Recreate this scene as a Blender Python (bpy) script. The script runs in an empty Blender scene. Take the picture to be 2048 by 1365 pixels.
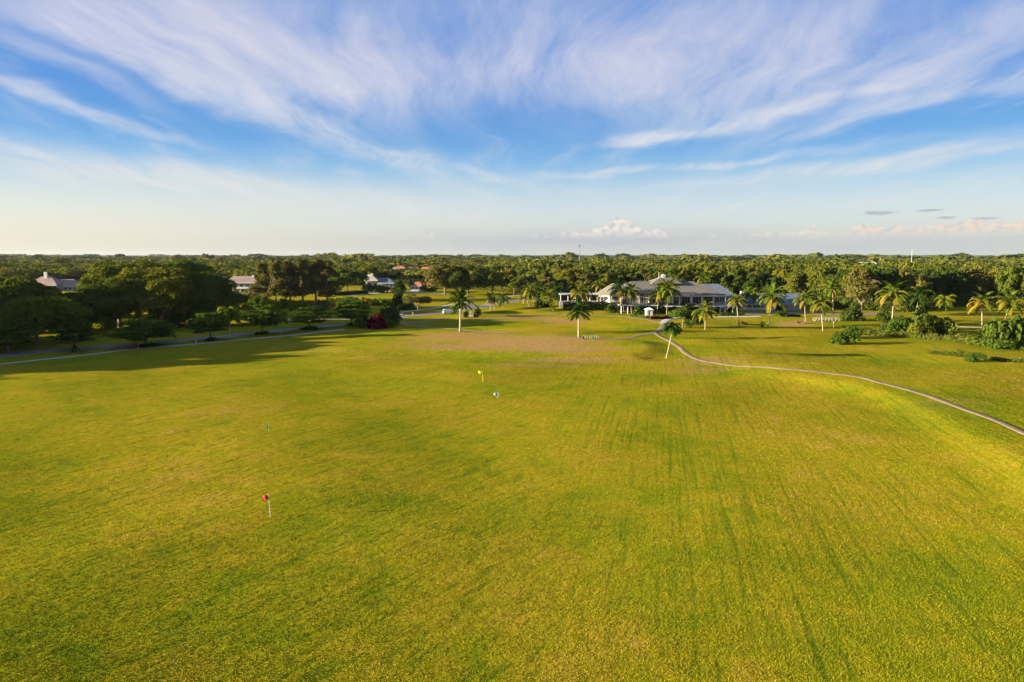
import bpy, math, random
import numpy as np
from mathutils import Vector, Matrix
R = math.radians
rng = np.random.default_rng(7)
random.seed(7)
sc = bpy.context.scene
C = sc.collection

# ------------------------------------------------------------------ camera, sky, sun, exposure
H, F, PITCH = 24.5, 1365.0, R(7.20)
cth, sth = math.cos(PITCH), math.sin(PITCH)
cam = bpy.data.cameras.new('camera'); cam.sensor_width = 36; cam.lens = 24.0
cam.clip_start = 0.5; cam.clip_end = 30000
camo = bpy.data.objects.new('camera', cam); C.objects.link(camo)
camo.location = (0, 0, H); camo.rotation_euler = (R(90) - PITCH, 0, 0); sc.camera = camo

def ray(px, py):
    xc = (px - 1024) / F; yc = (682.5 - py) / F
    return np.array([xc, cth + yc * sth, -sth + yc * cth])

SUN_EL, SUN_AZ = R(10), R(8)            # shadows run to the right, 8 degrees away from the viewer
SDIR = Vector((-math.cos(SUN_AZ) * math.cos(SUN_EL), -math.sin(SUN_AZ) * math.cos(SUN_EL), math.sin(SUN_EL)))
EXPO = 2.25
SKYS = 0.15
sc.view_settings.view_transform = 'Standard'; sc.view_settings.look = 'None'
sc.view_settings.gamma = 1; sc.view_settings.use_curve_mapping = False
sc.view_settings.exposure = EXPO
sun = bpy.data.lights.new('sun', 'SUN'); sun.energy = 5.0; sun.angle = R(0.5); sun.color = (1.0, 0.87, 0.62)
suno = bpy.data.objects.new('sun', sun); C.objects.link(suno)
suno.rotation_euler = SDIR.to_track_quat('Z', 'Y').to_euler()
sc.cycles.volume_bounces = 0
sc.cycles.max_bounces = 6; sc.cycles.diffuse_bounces = 3; sc.cycles.transparent_max_bounces = 8

def lin(c):
    return tuple((v / 255 / 12.92) if v / 255 <= 0.04045 else ((v / 255 + 0.055) / 1.055) ** 2.4 for v in c)

class NT:
    """small helper round a node tree"""
    def __init__(s, nt): s.t = nt; nt.nodes.clear()
    def n(s, typ, **kw):
        nd = s.t.nodes.new(typ)
        for k, v in kw.items(): setattr(nd, k, v)
        return nd
    def put(s, sock, v):
        if v is None: return
        if isinstance(v, bpy.types.NodeSocket): s.t.links.new(v, sock)
        else:
            if hasattr(sock, 'default_value'):
                try: sock.default_value = v
                except Exception: sock.default_value = tuple(v) + (1.0,)
    def m(s, op, a, b=None, c=None, clamp=False):
        nd = s.n('ShaderNodeMath', operation=op, use_clamp=clamp)
        s.put(nd.inputs[0], a); s.put(nd.inputs[1], b); s.put(nd.inputs[2], c)
        return nd.outputs[0]
    def vm(s, op, a, b=None):
        nd = s.n('ShaderNodeVectorMath', operation=op)
        s.put(nd.inputs[0], a); s.put(nd.inputs[1], b)
        return nd.outputs['Value'] if op in ('DOT_PRODUCT', 'LENGTH') else nd.outputs[0]
    def mp(s, v, loc=(0, 0, 0), rot=0, scale=(1, 1, 1), typ='POINT'):
        nd = s.n('ShaderNodeMapping', vector_type=typ)
        s.put(nd.inputs[0], v); nd.inputs[1].default_value = loc; nd.inputs[2].default_value = (0, 0, rot); nd.inputs[3].default_value = scale
        return nd.outputs[0]
    def noise(s, v, scale, det=4, rough=.55, dist=0, out=0):
        nd = s.n('ShaderNodeTexNoise'); s.put(nd.inputs['Vector'], v)
        nd.inputs['Scale'].default_value = scale; nd.inputs['Detail'].default_value = det
        nd.inputs['Roughness'].default_value = rough; nd.inputs['Distortion'].default_value = dist
        return nd.outputs[out]
    def mix(s, f, a, b, mode='MIX'):
        nd = s.n('ShaderNodeMix', data_type='RGBA', blend_type=mode)
        s.put(nd.inputs[0], f); s.put(nd.inputs[6], a); s.put(nd.inputs[7], b)
        return nd.outputs[2]
    def ramp(s, f, stops, interp='LINEAR'):
        nd = s.n('ShaderNodeValToRGB'); cr = nd.color_ramp; cr.interpolation = interp
        while len(cr.elements) < len(stops): cr.elements.new(.5)
        for e, (p, c) in zip(cr.elements, stops): e.position = p; e.color = tuple(c) + (1,) if len(c) == 3 else c
        s.put(nd.inputs[0], f); return nd.outputs[0]
    def ss(s, v, a, b, lo=0., hi=1.):
        nd = s.n('ShaderNodeMapRange', interpolation_type='SMOOTHSTEP')
        s.put(nd.inputs[0], v); nd.inputs[1].default_value = a; nd.inputs[2].default_value = b
        nd.inputs[3].default_value = lo; nd.inputs[4].default_value = hi
        return nd.outputs[0]
    def xyz(s, x, y, z=0.0):
        nd = s.n('ShaderNodeCombineXYZ')
        for i, v in enumerate((x, y, z)): s.put(nd.inputs[i], v)
        return nd.outputs[0]

def build_world():
    w = bpy.data.worlds.new('World'); sc.world = w; w.use_nodes = True
    k = NT(w.node_tree)
    out = k.n('ShaderNodeOutputWorld'); bg = k.n('ShaderNodeBackground'); bg.inputs[1].default_value = SKYS
    K = 1.0 / (SKYS * 2 ** EXPO)
    S = lambda c: tuple(v * K for v in lin(c))
    tc = k.n('ShaderNodeTexCoord').outputs['Generated']
    d = k.vm('NORMALIZE', tc)
    sp = k.n('ShaderNodeSeparateXYZ'); k.put(sp.inputs[0], d); x, y, z = sp.outputs
    el = k.m('ARCSINE', z); az = k.m('ARCTAN2', x, y)
    # clear air: physical sky, pulled towards the photographed gradient
    sky = k.n('ShaderNodeTexSky', sky_type='NISHITA'); sky.sun_disc = False
    sky.sun_elevation = SUN_EL; sky.sun_rotation = math.atan2(SDIR.x, SDIR.y)
    sky.air_density = 1.0; sky.dust_density = 1.2; sky.ozone_density = 2.0
    grad = k.ramp(k.m('MAXIMUM', z, 0.0), [
        (0.0, S((196, 200, 196))), (0.022, S((200, 205, 204))), (0.05, S((205, 214, 214))), (0.085, S((186, 207, 226))),
        (0.12, S((124, 176, 222))), (0.155, S((74, 148, 214))), (0.21, S((54, 126, 206))), (0.30, S((80, 134, 208))),
        (0.42, S((104, 146, 212))), (1.0, S((70, 112, 190)))], 'B_SPLINE')
    warmf = k.m('MULTIPLY', k.ss(az, 0.15, -0.75), k.ss(z, 0.13, 0.0))
    grad = k.mix(k.m('MULTIPLY', warmf, .8), grad, S((236, 229, 210)))
    base = k.mix(0.06, grad, sky.outputs[0])
    # cirrus fibres: noise on a high sheet, drawn out along one wind direction
    zc = k.m('ADD', k.m('MAXIMUM', z, 0.0), 0.10)
    uv = k.xyz(k.m('DIVIDE', x, zc), k.m('DIVIDE', y, zc), 0.0)
    wnoise = k.n('ShaderNodeTexNoise'); k.put(wnoise.inputs['Vector'], uv); wnoise.inputs['Scale'].default_value = .55; wnoise.inputs['Detail'].default_value = 3
    warp = k.vm('MULTIPLY', k.vm('SUBTRACT', wnoise.outputs['Color'], (.5, .5, .5)), (1.1, 1.1, 0))
    uvw = k.vm('ADD', uv, warp)
    fib = k.noise(k.mp(uvw, rot=R(12), scale=(2.2, .42, 1)), 1.6, 9, .62)
    fib2 = k.noise(k.mp(uvw, rot=R(20), scale=(1.1, .55, 1)), .75, 6, .6)
    # where the veils lie (azimuth, elevation)
    ae = k.xyz(az, el, 0.0)
    wn2 = k.n('ShaderNodeTexNoise'); k.put(wn2.inputs['Vector'], k.mp(ae, scale=(6, 14, 1))); wn2.inputs['Scale'].default_value = 1.0; wn2.inputs['Detail'].default_value = 5
    aew = k.vm('ADD', ae, k.vm('MULTIPLY', k.vm('SUBTRACT', wn2.outputs['Color'], (.5, .5, .5)), (.13, .05, 0)))
    def blob(px, py, rx, ry, ang, wgt, coord):
        r = ray(px, py); a = math.atan2(r[0], r[1]); e = math.atan2(r[2], math.hypot(r[0], r[1]))
        q = math.cos(a) ** 1.0
        v = k.mp(coord, loc=(a, e, 0), rot=-R(ang), scale=(rx / F * q, ry / F * q, 1), typ='TEXTURE')
        dd = k.vm('DOT_PRODUCT', v, v)
        return k.m('MULTIPLY', k.m('EXPONENT', k.m('MULTIPLY', dd, -1.0)), wgt)
    BL = [(110, 55, 290, 22, 19, .8), (350, 130, 300, 26, 21, .85), (300, 30, 420, 60, 12, .75), (600, 225, 240, 26, 24, .8),
          (560, 110, 260, 70, 16, .7), (760, 305, 200, 16, 22, .5), (712, 110, 55, 38, 50, .6), (690, 165, 50, 14, 40, .4), (900, 130, 260, 40, 5, .6), (1000, 35, 620, 60, 0, .6),
          (1220, 115, 260, 60, -4, .85), (1480, 120, 260, 70, -10, .8), (1760, 130, 330, 46, -10, 1.0), (1960, 165, 240, 34, -8, .7),
          (1590, 214, 210, 11, -8, 1.3), (1340, 268, 105, 9, -6, 1.5), (1780, 225, 240, 18, -9, .8), (170, 215, 190, 12, 13, .95), (60, 95, 220, 16, 20, .4),
          (330, 165, 280, 14, 19, .35), (240, 350, 300, 26, 8, .8), (560, 385, 420, 26, 7, .8), (60, 320, 260, 18, 4, .5), (900, 330, 260, 12, 12, .5),
          (1380, 330, 340, 8, -3, .8), (1620, 345, 320, 14, -4, .6), (1900, 310, 220, 16, -8, .6)]
    tot = None
    for b in BL:
        v = blob(*b, aew); tot = v if tot is None else k.m('ADD', tot, v)
    outside = k.m('MAXIMUM', k.ss(el, R(20), R(27)), k.ss(k.m('ABSOLUTE', az), R(42), R(52)))
    gen = k.m('MULTIPLY', k.m('MULTIPLY', k.ss(fib2, .4, .7), .9), outside)
    tot = k.m('ADD', tot, gen)
    fibm = k.ss(k.m('ADD', k.m('MULTIPLY', fib, .7), k.m('MULTIPLY', fib2, .3)), .33, .66, .12, 1.35)
    dens = k.m('MULTIPLY', tot, fibm)
    dens = k.m('SUBTRACT', 1.0, k.m('EXPONENT', k.m('MULTIPLY', dens, -1.25)))
    thin = k.m('MULTIPLY', k.ss(fib, .42, .75), .30)
    dens = k.m('MAXIMUM', dens, thin)
    dens = k.m('MULTIPLY', dens, k.ss(z, 0.01, 0.06))
    ccol = k.ramp(k.m('MAXIMUM', z, 0.0), [(0.0, S((226, 224, 214))), (0.10, S((226, 229, 228))), (0.17, S((222, 226, 234))), (0.26, S((216, 216, 231))), (0.4, S((196, 200, 224)))])
    ccol = k.mix(k.m('MULTIPLY', k.ss(fib, .48, .72), .6), ccol, S((238, 233, 238)))
    col = k.mix(k.m('MULTIPLY', dens, .95), base, ccol)
    # grey rain-haze bank and distant cumulus low over the horizon
    bank = k.m('ADD', blob(1180, 478, 210, 20, 0, .8, aew), blob(1750, 480, 420, 18, 0, .55, aew), clamp=True)
    bank = k.m('ADD', bank, blob(1040, 480, 380, 12, 0, .4, aew), clamp=True)
    col = k.mix(k.m('MULTIPLY', bank, .8), col, S((192, 196, 203)))
    pn = k.noise(k.mp(ae, scale=(1, 1.3, 1)), 95, 5, .6)
    pn2 = k.noise(k.mp(ae, loc=(.007, -.005, 0), scale=(1, 1.3, 1)), 95, 5, .6)
    # height of the cumulus line over the horizon as a profile along the azimuth (pixels above row 476 of 1365)
    CU = [(700, 0), (806, 1), (815, 5), (838, 3), (848, 14), (862, 14), (872, 3), (900, 0), (1040, 4), (1062, 12), (1095, 8), (1140, 15), (1165, 16), (1195, 18), (1212, 33), (1236, 42), (1262, 38), (1280, 20), (1330, 15), (1350, 2),
          (1440, 8), (1500, 5), (1545, 12), (1585, 10), (1622, 22), (1665, 4), (1695, 14), (1722, 24), (1775, 16), (1850, 19), (1925, 24), (1990, 22)]
    def azel(px, py): r = ray(px, py); return math.atan2(r[0], r[1]), math.atan2(r[2], math.hypot(r[0], r[1]))
    prof = k.ramp(k.m('DIVIDE', k.m('ADD', az, 1.0), 2.0), [((azel(px, 470)[0] + 1) / 2, (h / 60,) * 3) for px, h in CU])
    e0 = azel(1024, 470)[1]
    pnb = k.noise(k.mp(ae, scale=(1, .8, 1)), 70, 6, .55)
    top = k.m('ADD', k.m('MULTIPLY', prof, 60 / F), k.m('MULTIPLY', k.m('SUBTRACT', pnb, .5), .020))
    cu = k.m('SUBTRACT', top, k.m('SUBTRACT', el, e0 - 8 / F))
    cm = k.m('MULTIPLY', k.ss(cu, .0, .0026), k.ss(prof, .03, .12))
    cm = k.m('MULTIPLY', cm, k.ss(el, e0 - 12 / F, e0 + 12 / F))
    relief = k.m('MULTIPLY', k.ss(k.m('SUBTRACT', pn, pn2), -.16, .10), k.ss(cu, .03, .006, .45, 1.0))
    cucol = k.mix(relief, S((206, 206, 212)), S((250, 238, 222)))
    cucol = k.mix(k.ss(az, .25, .55), cucol, k.mix(relief, S((214, 204, 202)), S((246, 222, 200))))
    col = k.mix(k.m('MULTIPLY', cm, .85), col, cucol)
    gz = None
    for (px, py, rx, ry) in [(1750, 427, 38, 5), (1860, 421, 28, 3), (1885, 436, 24, 3), (1975, 437, 34, 2.6)]:
        v = blob(px, py, rx, ry, 0, 1.0, ae); gz = v if gz is None else k.m('MAXIMUM', gz, v)
    gm = k.ss(k.m('ADD', gz, k.m('MULTIPLY', k.m('SUBTRACT', k.noise(k.mp(ae, scale=(.45, 1.8, 1)), 120, 4, .65), .5), 2.6)), .35, .95); gm = k.m('MULTIPLY', gm, k.ss(gz, .1, .35))
    col = k.mix(k.m('MULTIPLY', gm, .6), col, S((160, 168, 184)))
    # below the horizon: the hazy distance
    col = k.mix(k.ss(z, 0.0, -0.03), col, S((120, 122, 96)))
    k.put(bg.inputs[0], col); k.put(out.inputs[0], bg.outputs[0])
    w.cycles.sampling_method = 'MANUAL'; w.cycles.sample_map_resolution = 512
build_world()

# ------------------------------------------------------------------ terrain
def G0(px, py):
    r = ray(px, py); t = H / -r[2]; return np.array([r[0] * t, r[1] * t])
def polyd(P, X, Y):
    """distance to a polyline and signed side (positive = right of travel)"""
    best = np.full(X.shape, 1e9); side = np.zeros(X.shape)
    for a, b in zip(P[:-1], P[1:]):
        d = b - a; L2 = d @ d
        t = np.clip(((X - a[0]) * d[0] + (Y - a[1]) * d[1]) / L2, 0, 1)
        qx = X - a[0] - t * d[0]; qy = Y - a[1] - t * d[1]
        dd = np.hypot(qx, qy); m = dd < best
        side = np.where(m, -(d[0] * qy - d[1] * qx), side); best = np.where(m, dd, best)
    return best, side
def inpoly(P, X, Y):
    ins = np.zeros(X.shape, bool); n = len(P)
    for i in range(n):
        x1, y1 = P[i]; x2, y2 = P[(i + 1) % n]
        c = ((y1 > Y) != (y2 > Y)) & (X < (x2 - x1) * (Y - y1) / (y2 - y1 + 1e-12) + x1)
        ins ^= c
    return ins
def sstep(v): v = np.clip(v, 0, 1); return v * v * (3 - 2 * v)
TEE = [G0(*p) for p in [(560, 697), (640, 681), (760, 670), (900, 667), (1060, 674), (1200, 684), (1286, 688), (1300, 696), (1298, 709), (1262, 716), (1150, 716), (1000, 711), (850, 706), (700, 703)]]
RIDGE = [G0(*p) for p in [(1500, 752), (1600, 757), (1700, 772), (1790, 796), (1870, 828), (1950, 870), (2040, 925), (2200, 1040)]]
MNDS = [(1420, 700, .7, 14, 6), (1490, 712, .5, 16, 5), (1580, 690, .6, 22, 9), (1400, 684, .6, 9, 6), (1700, 738, .5, 18, 6), (1850, 745, .45, 20, 7), (1960, 770, .5, 12, 7),
        (1230, 652, .35, 14, 7), (1560, 650, -.9, 16, 5), (1900, 690, .5, 26, 8), (1050, 700, -.2, 30, 6), (700, 820, .25, 14, 12), (300, 860, .3, 18, 14), (1150, 900, .25, 10, 14), (1500, 1000, .3, 9, 12), (820, 1050, .2, 8, 8),
        (1780, 1000, .35, 9, 9), (200, 1100, .2, 8, 8), (1000, 610, .5, 20, 10), (1700, 820, .3, 10, 10)]
MNDS = [(*G0(a, b), h, rx, ry) for a, b, h, rx, ry in MNDS]
MNDS += [(24.0, 301.0, 2.3, 30, 9)]
_w = np.random.default_rng(3)
WAVES = [(2 * math.pi / L * math.cos(t), 2 * math.pi / L * math.sin(t), p, a) for L, t, p, a in
         [(_w.uniform(9, 60), _w.uniform(0, math.pi), _w.uniform(0, 6.28), 0) for _ in range(26)]]
WAVES = [(kx, ky, p, 0.0011 * (2 * math.pi / math.hypot(kx, ky)) ) for kx, ky, p, a in WAVES]
def hz(x, y):
    x = np.asarray(x, float); y = np.asarray(y, float)
    h = np.zeros(np.broadcast(x, y).shape)
    X, Y = np.broadcast_arrays(x, y)
    fade = 1 - sstep((np.hypot(X, Y) - 250) / 120)
    for kx, ky, p, a in WAVES: h = h + a * np.sin(kx * X + ky * Y + p) * fade
    dT, _ = polyd(TEE + TEE[:1], X, Y); sd = np.where(inpoly(TEE, X, Y), dT, -dT)
    h = h * (1 - .7 * sstep((sd + 2) / 4)) + .85 * sstep((sd + 7.0) / 8.5)
    dR, sideR = polyd(RIDGE, X, Y)
    wR = np.where(sideR > 0, 4.2, 20.0)
    along = sstep((X - RIDGE[0][0] + 4) / 14)
    h = h + .85 * np.exp(-(dR / wR) ** 2) * along * (1 - .45 * sstep((X - 75) / 40) * (sideR <= 0))
    for mx, my, mh, rx, ry in MNDS: h = h + mh * np.exp(-((X - mx) / rx) ** 2 - ((Y - my) / ry) ** 2)
    return h
def gz(x, y): return float(hz(np.array([x]), np.array([y]))[0])
def G(px, py):
    r = ray(px, py); t = H / -r[2]
    for _ in range(8): t = (H - gz(r[0] * t, r[1] * t)) / -r[2]
    return Vector((r[0] * t, r[1] * t, H + r[2] * t))
def at(px, py, Y):
    r = ray(px, py); t = Y / r[1]; return Vector((r[0] * t, Y, H + r[2] * t))
def Z(py, Y): return at(1024, py, Y).z
def X(px, Y, py=600): return at(px, py, Y).x

# ------------------------------------------------------------------ helpers
def tag(o, label=None, cat=None, group=None, kind=None):
    if label: o['label'] = label
    if cat: o['category'] = cat
    if group: o['group'] = group
    if kind: o['kind'] = kind
    return o
def empty(name, loc, label=None, cat=None, group=None):
    o = bpy.data.objects.new(name, None); C.objects.link(o); o.location = loc; o.empty_display_size = .3
    return tag(o, label, cat, group)
def npmesh(name, V, Q, mat=None, smooth=False):
    """mesh from numpy verts and constant-size faces"""
    me = bpy.data.meshes.new(name); V = np.asarray(V, np.float32); Q = np.asarray(Q, np.int32)
    me.vertices.add(len(V)); me.vertices.foreach_set('co', V.ravel())
    n, k_ = Q.shape
    me.loops.add(n * k_); me.loops.foreach_set('vertex_index', Q.ravel())
    me.polygons.add(n); me.polygons.foreach_set('loop_start', np.arange(0, n * k_, k_, dtype=np.int32))
    me.polygons.foreach_set('loop_total', np.full(n, k_, np.int32))
    me.polygons.foreach_set('use_smooth', np.full(n, smooth))
    if mat: me.materials.append(mat)
    me.update(calc_edges=True); return me
def link(name, me, parent=None, loc=None):
    o = bpy.data.objects.new(name, me); C.objects.link(o)
    if parent: o.parent = parent
    if loc is not None: o.location = loc
    return o
class MB:
    """collects polygons, then becomes one mesh object"""
    def __init__(s): s.v = []; s.f = []; s.mi = []
    def add(s, vs, fs, mi=0):
        b = len(s.v); s.v += [tuple(v) for v in vs]; s.f += [tuple(i + b for i in f) for f in fs]; s.mi += [mi] * len(fs); return s
    def box(s, x0, x1, y0, y1, z0, z1, mi=0):
        return s.add([(x0, y0, z0), (x1, y0, z0), (x1, y1, z0), (x0, y1, z0), (x0, y0, z1), (x1, y0, z1), (x1, y1, z1), (x0, y1, z1)],
                     [(0, 3, 2, 1), (4, 5, 6, 7), (0, 1, 5, 4), (1, 2, 6, 5), (2, 3, 7, 6), (3, 0, 4, 7)], mi)
    def tube(s, pts, rad, n=8, mi=0, cap=True):
        pts = [Vector(p) for p in pts]; vs = []; fs = []
        for i, p in enumerate(pts):
            d = (pts[min(i + 1, len(pts) - 1)] - pts[max(i - 1, 0)]).normalized()
            a = d.cross(Vector((0, 1, 0)) if abs(d.y) < .9 else Vector((1, 0, 0))).normalized(); b = d.cross(a)
            for j in range(n):
                t = 2 * math.pi * j / n; vs.append(p + (a * math.cos(t) + b * math.sin(t)) * rad[i])
        for i in range(len(pts) - 1):
            for j in range(n): k2 = (j + 1) % n; fs.append((i * n + j, i * n + k2, (i + 1) * n + k2, (i + 1) * n + j))
        if cap: fs.append(tuple(range(n))[::-1]); fs.append(tuple((len(pts) - 1) * n + j for j in range(n)))
        return s.add(vs, fs, mi)
    def hip(s, x0, x1, y0, y1, z0, z1, rx0, rx1, ry=None, th=.25, mi=0):
        """hip roof with a fascia edge; ridge from rx0 to rx1"""
        ry = (y0 + y1) / 2 if ry is None else ry
        vs = [(x0, y0, z0), (x1, y0, z0), (x1, y1, z0), (x0, y1, z0), (x0, y0, z0 + th), (x1, y0, z0 + th), (x1, y1, z0 + th), (x0, y1, z0 + th), (rx0, ry, z1), (rx1, ry, z1)]
        return s.add(vs, [(0, 3, 2, 1), (0, 1, 5, 4), (1, 2, 6, 5), (2, 3, 7, 6), (3, 0, 4, 7), (4, 5, 9, 8), (5, 6, 9), (6, 7, 8, 9), (7, 4, 8)], mi)
    def ngon_roof(s, cx, cy, r, n, z0, z1, ph=0, th=.25, rtop=.3, sy=1):
        vs = []
        for rr, zz in ((r, z0), (r, z0 + th), (rtop, z1)):
            for j in range(n):
                t = ph + 2 * math.pi * j / n; vs.append((cx + rr * math.cos(t), cy + sy * rr * math.sin(t), zz))
        fs = [tuple(range(n))[::-1], tuple(2 * n + j for j in range(n))]
        for i in range(2):
            for j in range(n): q = (j + 1) % n; fs.append((i * n + j, i * n + q, (i + 1) * n + q, (i + 1) * n + j))
        return s.add(vs, fs)
    def build(s, name, mat, parent=None, loc=(0, 0, 0), bevel=0, smooth=False):
        me = bpy.data.meshes.new(name)
        off = Vector(parent.location) if parent is not None and parent.type == 'EMPTY' else Vector(loc)
        if parent is not None and parent.type != 'EMPTY': off = Vector((parent.get('ox', 0), parent.get('oy', 0), parent.get('oz', 0)))
        me.from_pydata([tuple(Vector(v) - off) for v in s.v], [], s.f)
        for m_ in (mat if isinstance(mat, (list, tuple)) else [mat]): me.materials.append(m_)
        me.polygons.foreach_set('material_index', s.mi)
        if smooth: me.polygons.foreach_set('use_smooth', [True] * len(s.f))
        o = link(name, me, parent)
        if parent is None: o.location = off
        if parent is not None and parent.type != 'EMPTY': pass
        if bevel:
            b = o.modifiers.new('bevel', 'BEVEL'); b.width = bevel; b.segments = 1; b.limit_method = 'ANGLE'
        return o
# ------------------------------------------------------------------ materials
def mat(name, fn, rough=.8, spec=.3, metal=0):
    m_ = bpy.data.materials.new(name); m_.use_nodes = True; k = NT(m_.node_tree)
    out = k.n('ShaderNodeOutputMaterial'); p = k.n('ShaderNodeBsdfPrincipled')
    p.inputs['Roughness'].default_value = rough; p.inputs['Specular IOR Level'].default_value = spec; p.inputs['Metallic'].default_value = metal
    pos = k.n('ShaderNodeNewGeometry').outputs['Position']
    k.put(out.inputs[0], p.outputs[0]); fn(k, p, pos); return m_
def plain(name, c, var=.12, scale=3, rough=.8, bump=0, **kw):
    def fn(k, p, pos):
        n = k.noise(pos, scale, 5, .6)
        lo = tuple(v * (1 - var) for v in c); hi = tuple(min(1, v * (1 + var)) for v in c)
        k.put(p.inputs[0], k.ramp(n, [(.3, lo), (.7, hi)]))
        if bump:
            b = k.n('ShaderNodeBump'); b.inputs['Strength'].default_value = bump; b.inputs['Distance'].default_value = .05
            k.put(b.inputs['Height'], n); k.put(p.inputs['Normal'], b.outputs[0])
    return mat(name, fn, rough, **kw)
def leafmat(name, cols, trans=.3, attr=False):
    m_ = bpy.data.materials.new(name); m_.use_nodes = True; k = NT(m_.node_tree)
    out = k.n('ShaderNodeOutputMaterial'); pos = k.n('ShaderNodeNewGeometry').outputs['Position']
    if attr:
        a = k.n('ShaderNodeAttribute', attribute_name='tone'); rnd = a.outputs['Fac']
    else: rnd = k.n('ShaderNodeObjectInfo').outputs['Random']
    n = k.noise(pos, .35 if not attr else .08, 3, .6); n2 = k.noise(pos, 2.5, 2, .6)
    f = k.m('ADD', k.m('MULTIPLY', rnd, .62), k.m('ADD', k.m('MULTIPLY', k.m('SUBTRACT', n, .5), .7), k.m('ADD', k.m('MULTIPLY', k.m('SUBTRACT', n2, .5), .6), .19)), clamp=True)
    c = k.ramp(f, [(i / (len(cols) - 1), cc) for i, cc in enumerate(cols)])
    d = k.n('ShaderNodeBsdfDiffuse'); t = k.n('ShaderNodeBsdfTranslucent')
    k.put(d.inputs[0], c); k.put(t.inputs[0], k.mix(1.0, c, (1.15, 1.1, .5, 1), 'MULTIPLY'))
    mx = k.n('ShaderNodeMixShader'); mx.inputs[0].default_value = trans
    k.put(mx.inputs[1], d.outputs[0]); k.put(mx.inputs[2], t.outputs[0]); k.put(out.inputs[0], mx.outputs[0])
    return m_
LEAF = {
    'green': leafmat('leaf_green', [(.030, .052, .008), (.055, .085, .010), (.085, .105, .012)]),
    'mixed': leafmat('leaf_mixed', [(.035, .056, .010), (.070, .088, .012), (.11, .115, .013), (.165, .145, .014)]),
    'dark': leafmat('leaf_dark', [(.024, .044, .010), (.045, .068, .012), (.075, .092, .013)]),
    'olive': leafmat('leaf_olive', [(.070, .070, .016), (.105, .095, .022), (.14, .12, .026)]),
    'yellow': leafmat('leaf_yellow', [(.10, .12, .010), (.16, .15, .010), (.20, .165, .012)]),
    'lime': leafmat('leaf_lime', [(.07, .10, .012), (.11, .135, .014)]),
    'street': leafmat('leaf_street', [(.034, .062, .010), (.058, .092, .012), (.08, .115, .012)]),
    'red': leafmat('leaf_red', [(.055, .006, .012), (.085, .010, .016), (.06, .02, .012)]),
    'flower': leafmat('leaf_flower', [(.05, .09, .012), (.07, .10, .012), (.10, .11, .014), (.26, .13, .03)]),
    'palm': leafmat('leaf_palm', [(.055, .090, .010), (.085, .120, .012), (.12, .13, .012)], .35),
    'palmy': leafmat('leaf_palm_yellow', [(.13, .12, .012), (.20, .155, .015), (.24, .17, .02)], .35),
    'palmd': leafmat('leaf_palm_dark', [(.020, .045, .008), (.035, .065, .010)], .3),
    'dry': leafmat('leaf_dry', [(.16, .11, .05), (.24, .17, .08)], .2),
    'far': leafmat('leaf_far', [(.030, .048, .010), (.062, .078, .012), (.11, .112, .014), (.17, .145, .015)], .25, True),
    'weed': leafmat('leaf_weed', [(.06, .09, .012), (.10, .12, .014), (.15, .13, .03)], .3),
}
M_bark = plain('bark', (.16, .12, .085), .35, 4, .9, .5)
M_barkd = plain('dark_bark', (.09, .07, .05), .35, 4, .9, .5)
M_pale = plain('pale_bark', (.36, .29, .22), .25, 3, .9, .4)
def _ptr(k, p, pos):
    s = k.n('ShaderNodeSeparateXYZ'); k.put(s.inputs[0], pos)
    ring = k.m('SINE', k.m('MULTIPLY', s.outputs[2], 22.0)); n = k.noise(pos, 2.2, 4)
    c = k.ramp(n, [(.3, (.26, .20, .14)), (.7, (.42, .35, .26))])
    k.put(p.inputs[0], k.mix(k.ss(ring, .6, 1.0, 0, .5), c, (.2, .15, .1, 1)))
M_palm = mat('palm_bark', _ptr, .85)
M_white = plain('white_paint', (.52, .50, .46), .05, 2, .6)
M_cream = plain('cream_stucco', (.46, .40, .32), .07, 1.5, .85)
M_wallg = plain('pale_stucco', (.33, .32, .30), .08, 1.5, .85)
M_dark = plain('dark_opening', (.022, .022, .026), .3, 1.5, .4)
M_glass = plain('window_glass', (.03, .04, .05), .3, 1, .08, spec=.6)
M_metal = plain('grey_metal', (.17, .17, .18), .1, 3, .6, metal=.2)
M_wood = plain('weathered_wood', (.28, .20, .13), .25, 5, .85)
def roofmat(name, c, sc_=1.0):
    def fn(k, p, pos):
        s = k.n('ShaderNodeSeparateXYZ'); k.put(s.inputs[0], pos)
        row = k.m('FRACT', k.m('MULTIPLY', s.outputs[2], 4.0 / sc_))
        n = k.noise(pos, 2.2, 5, .65); n1 = k.noise(pos, .25, 3)
        col = k.ramp(k.m('ADD', k.m('MULTIPLY', n, .6), k.m('MULTIPLY', n1, .4)), [(.35, tuple(v * .72 for v in c)), (.65, tuple(v * 1.2 for v in c))])
        k.put(p.inputs[0], k.mix(k.ss(row, .25, 0, 0, .4), col, tuple(v * .4 for v in c) + (1,)))
        b = k.n('ShaderNodeBump'); b.inputs['Strength'].default_value = .5; b.inputs['Distance'].default_value = .06
        k.put(b.inputs['Height'], k.m('ADD', row, k.m('MULTIPLY', n, .6))); k.put(p.inputs['Normal'], b.outputs[0])
    return mat(name, fn, .9, .15)
M_rgrey = roofmat('grey_shingle', (.155, .138, .115))
M_rblue = roofmat('blue_and_shaded_roof', (.13, .15, .18))  # blue grey also carries painted shade on the rear and service wing roofs
M_rtan = roofmat('tan_and_sunlit_tile', (.42, .33, .26))  # tan tiles, also the painted sunlight on the service wing's right roof
M_rpink = roofmat('pink_tile', (.28, .20, .165))
M_rorange = roofmat('terracotta_tile', (.46, .17, .09))
M_rwhite = plain('white_roof', (.78, .76, .74), .04, 1, .6)
M_red = plain('red_cloth', (.60, .012, .03), .2, 8, .7)
M_yel = plain('yellow_cloth', (.72, .66, .06), .1, 8, .7)
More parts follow.
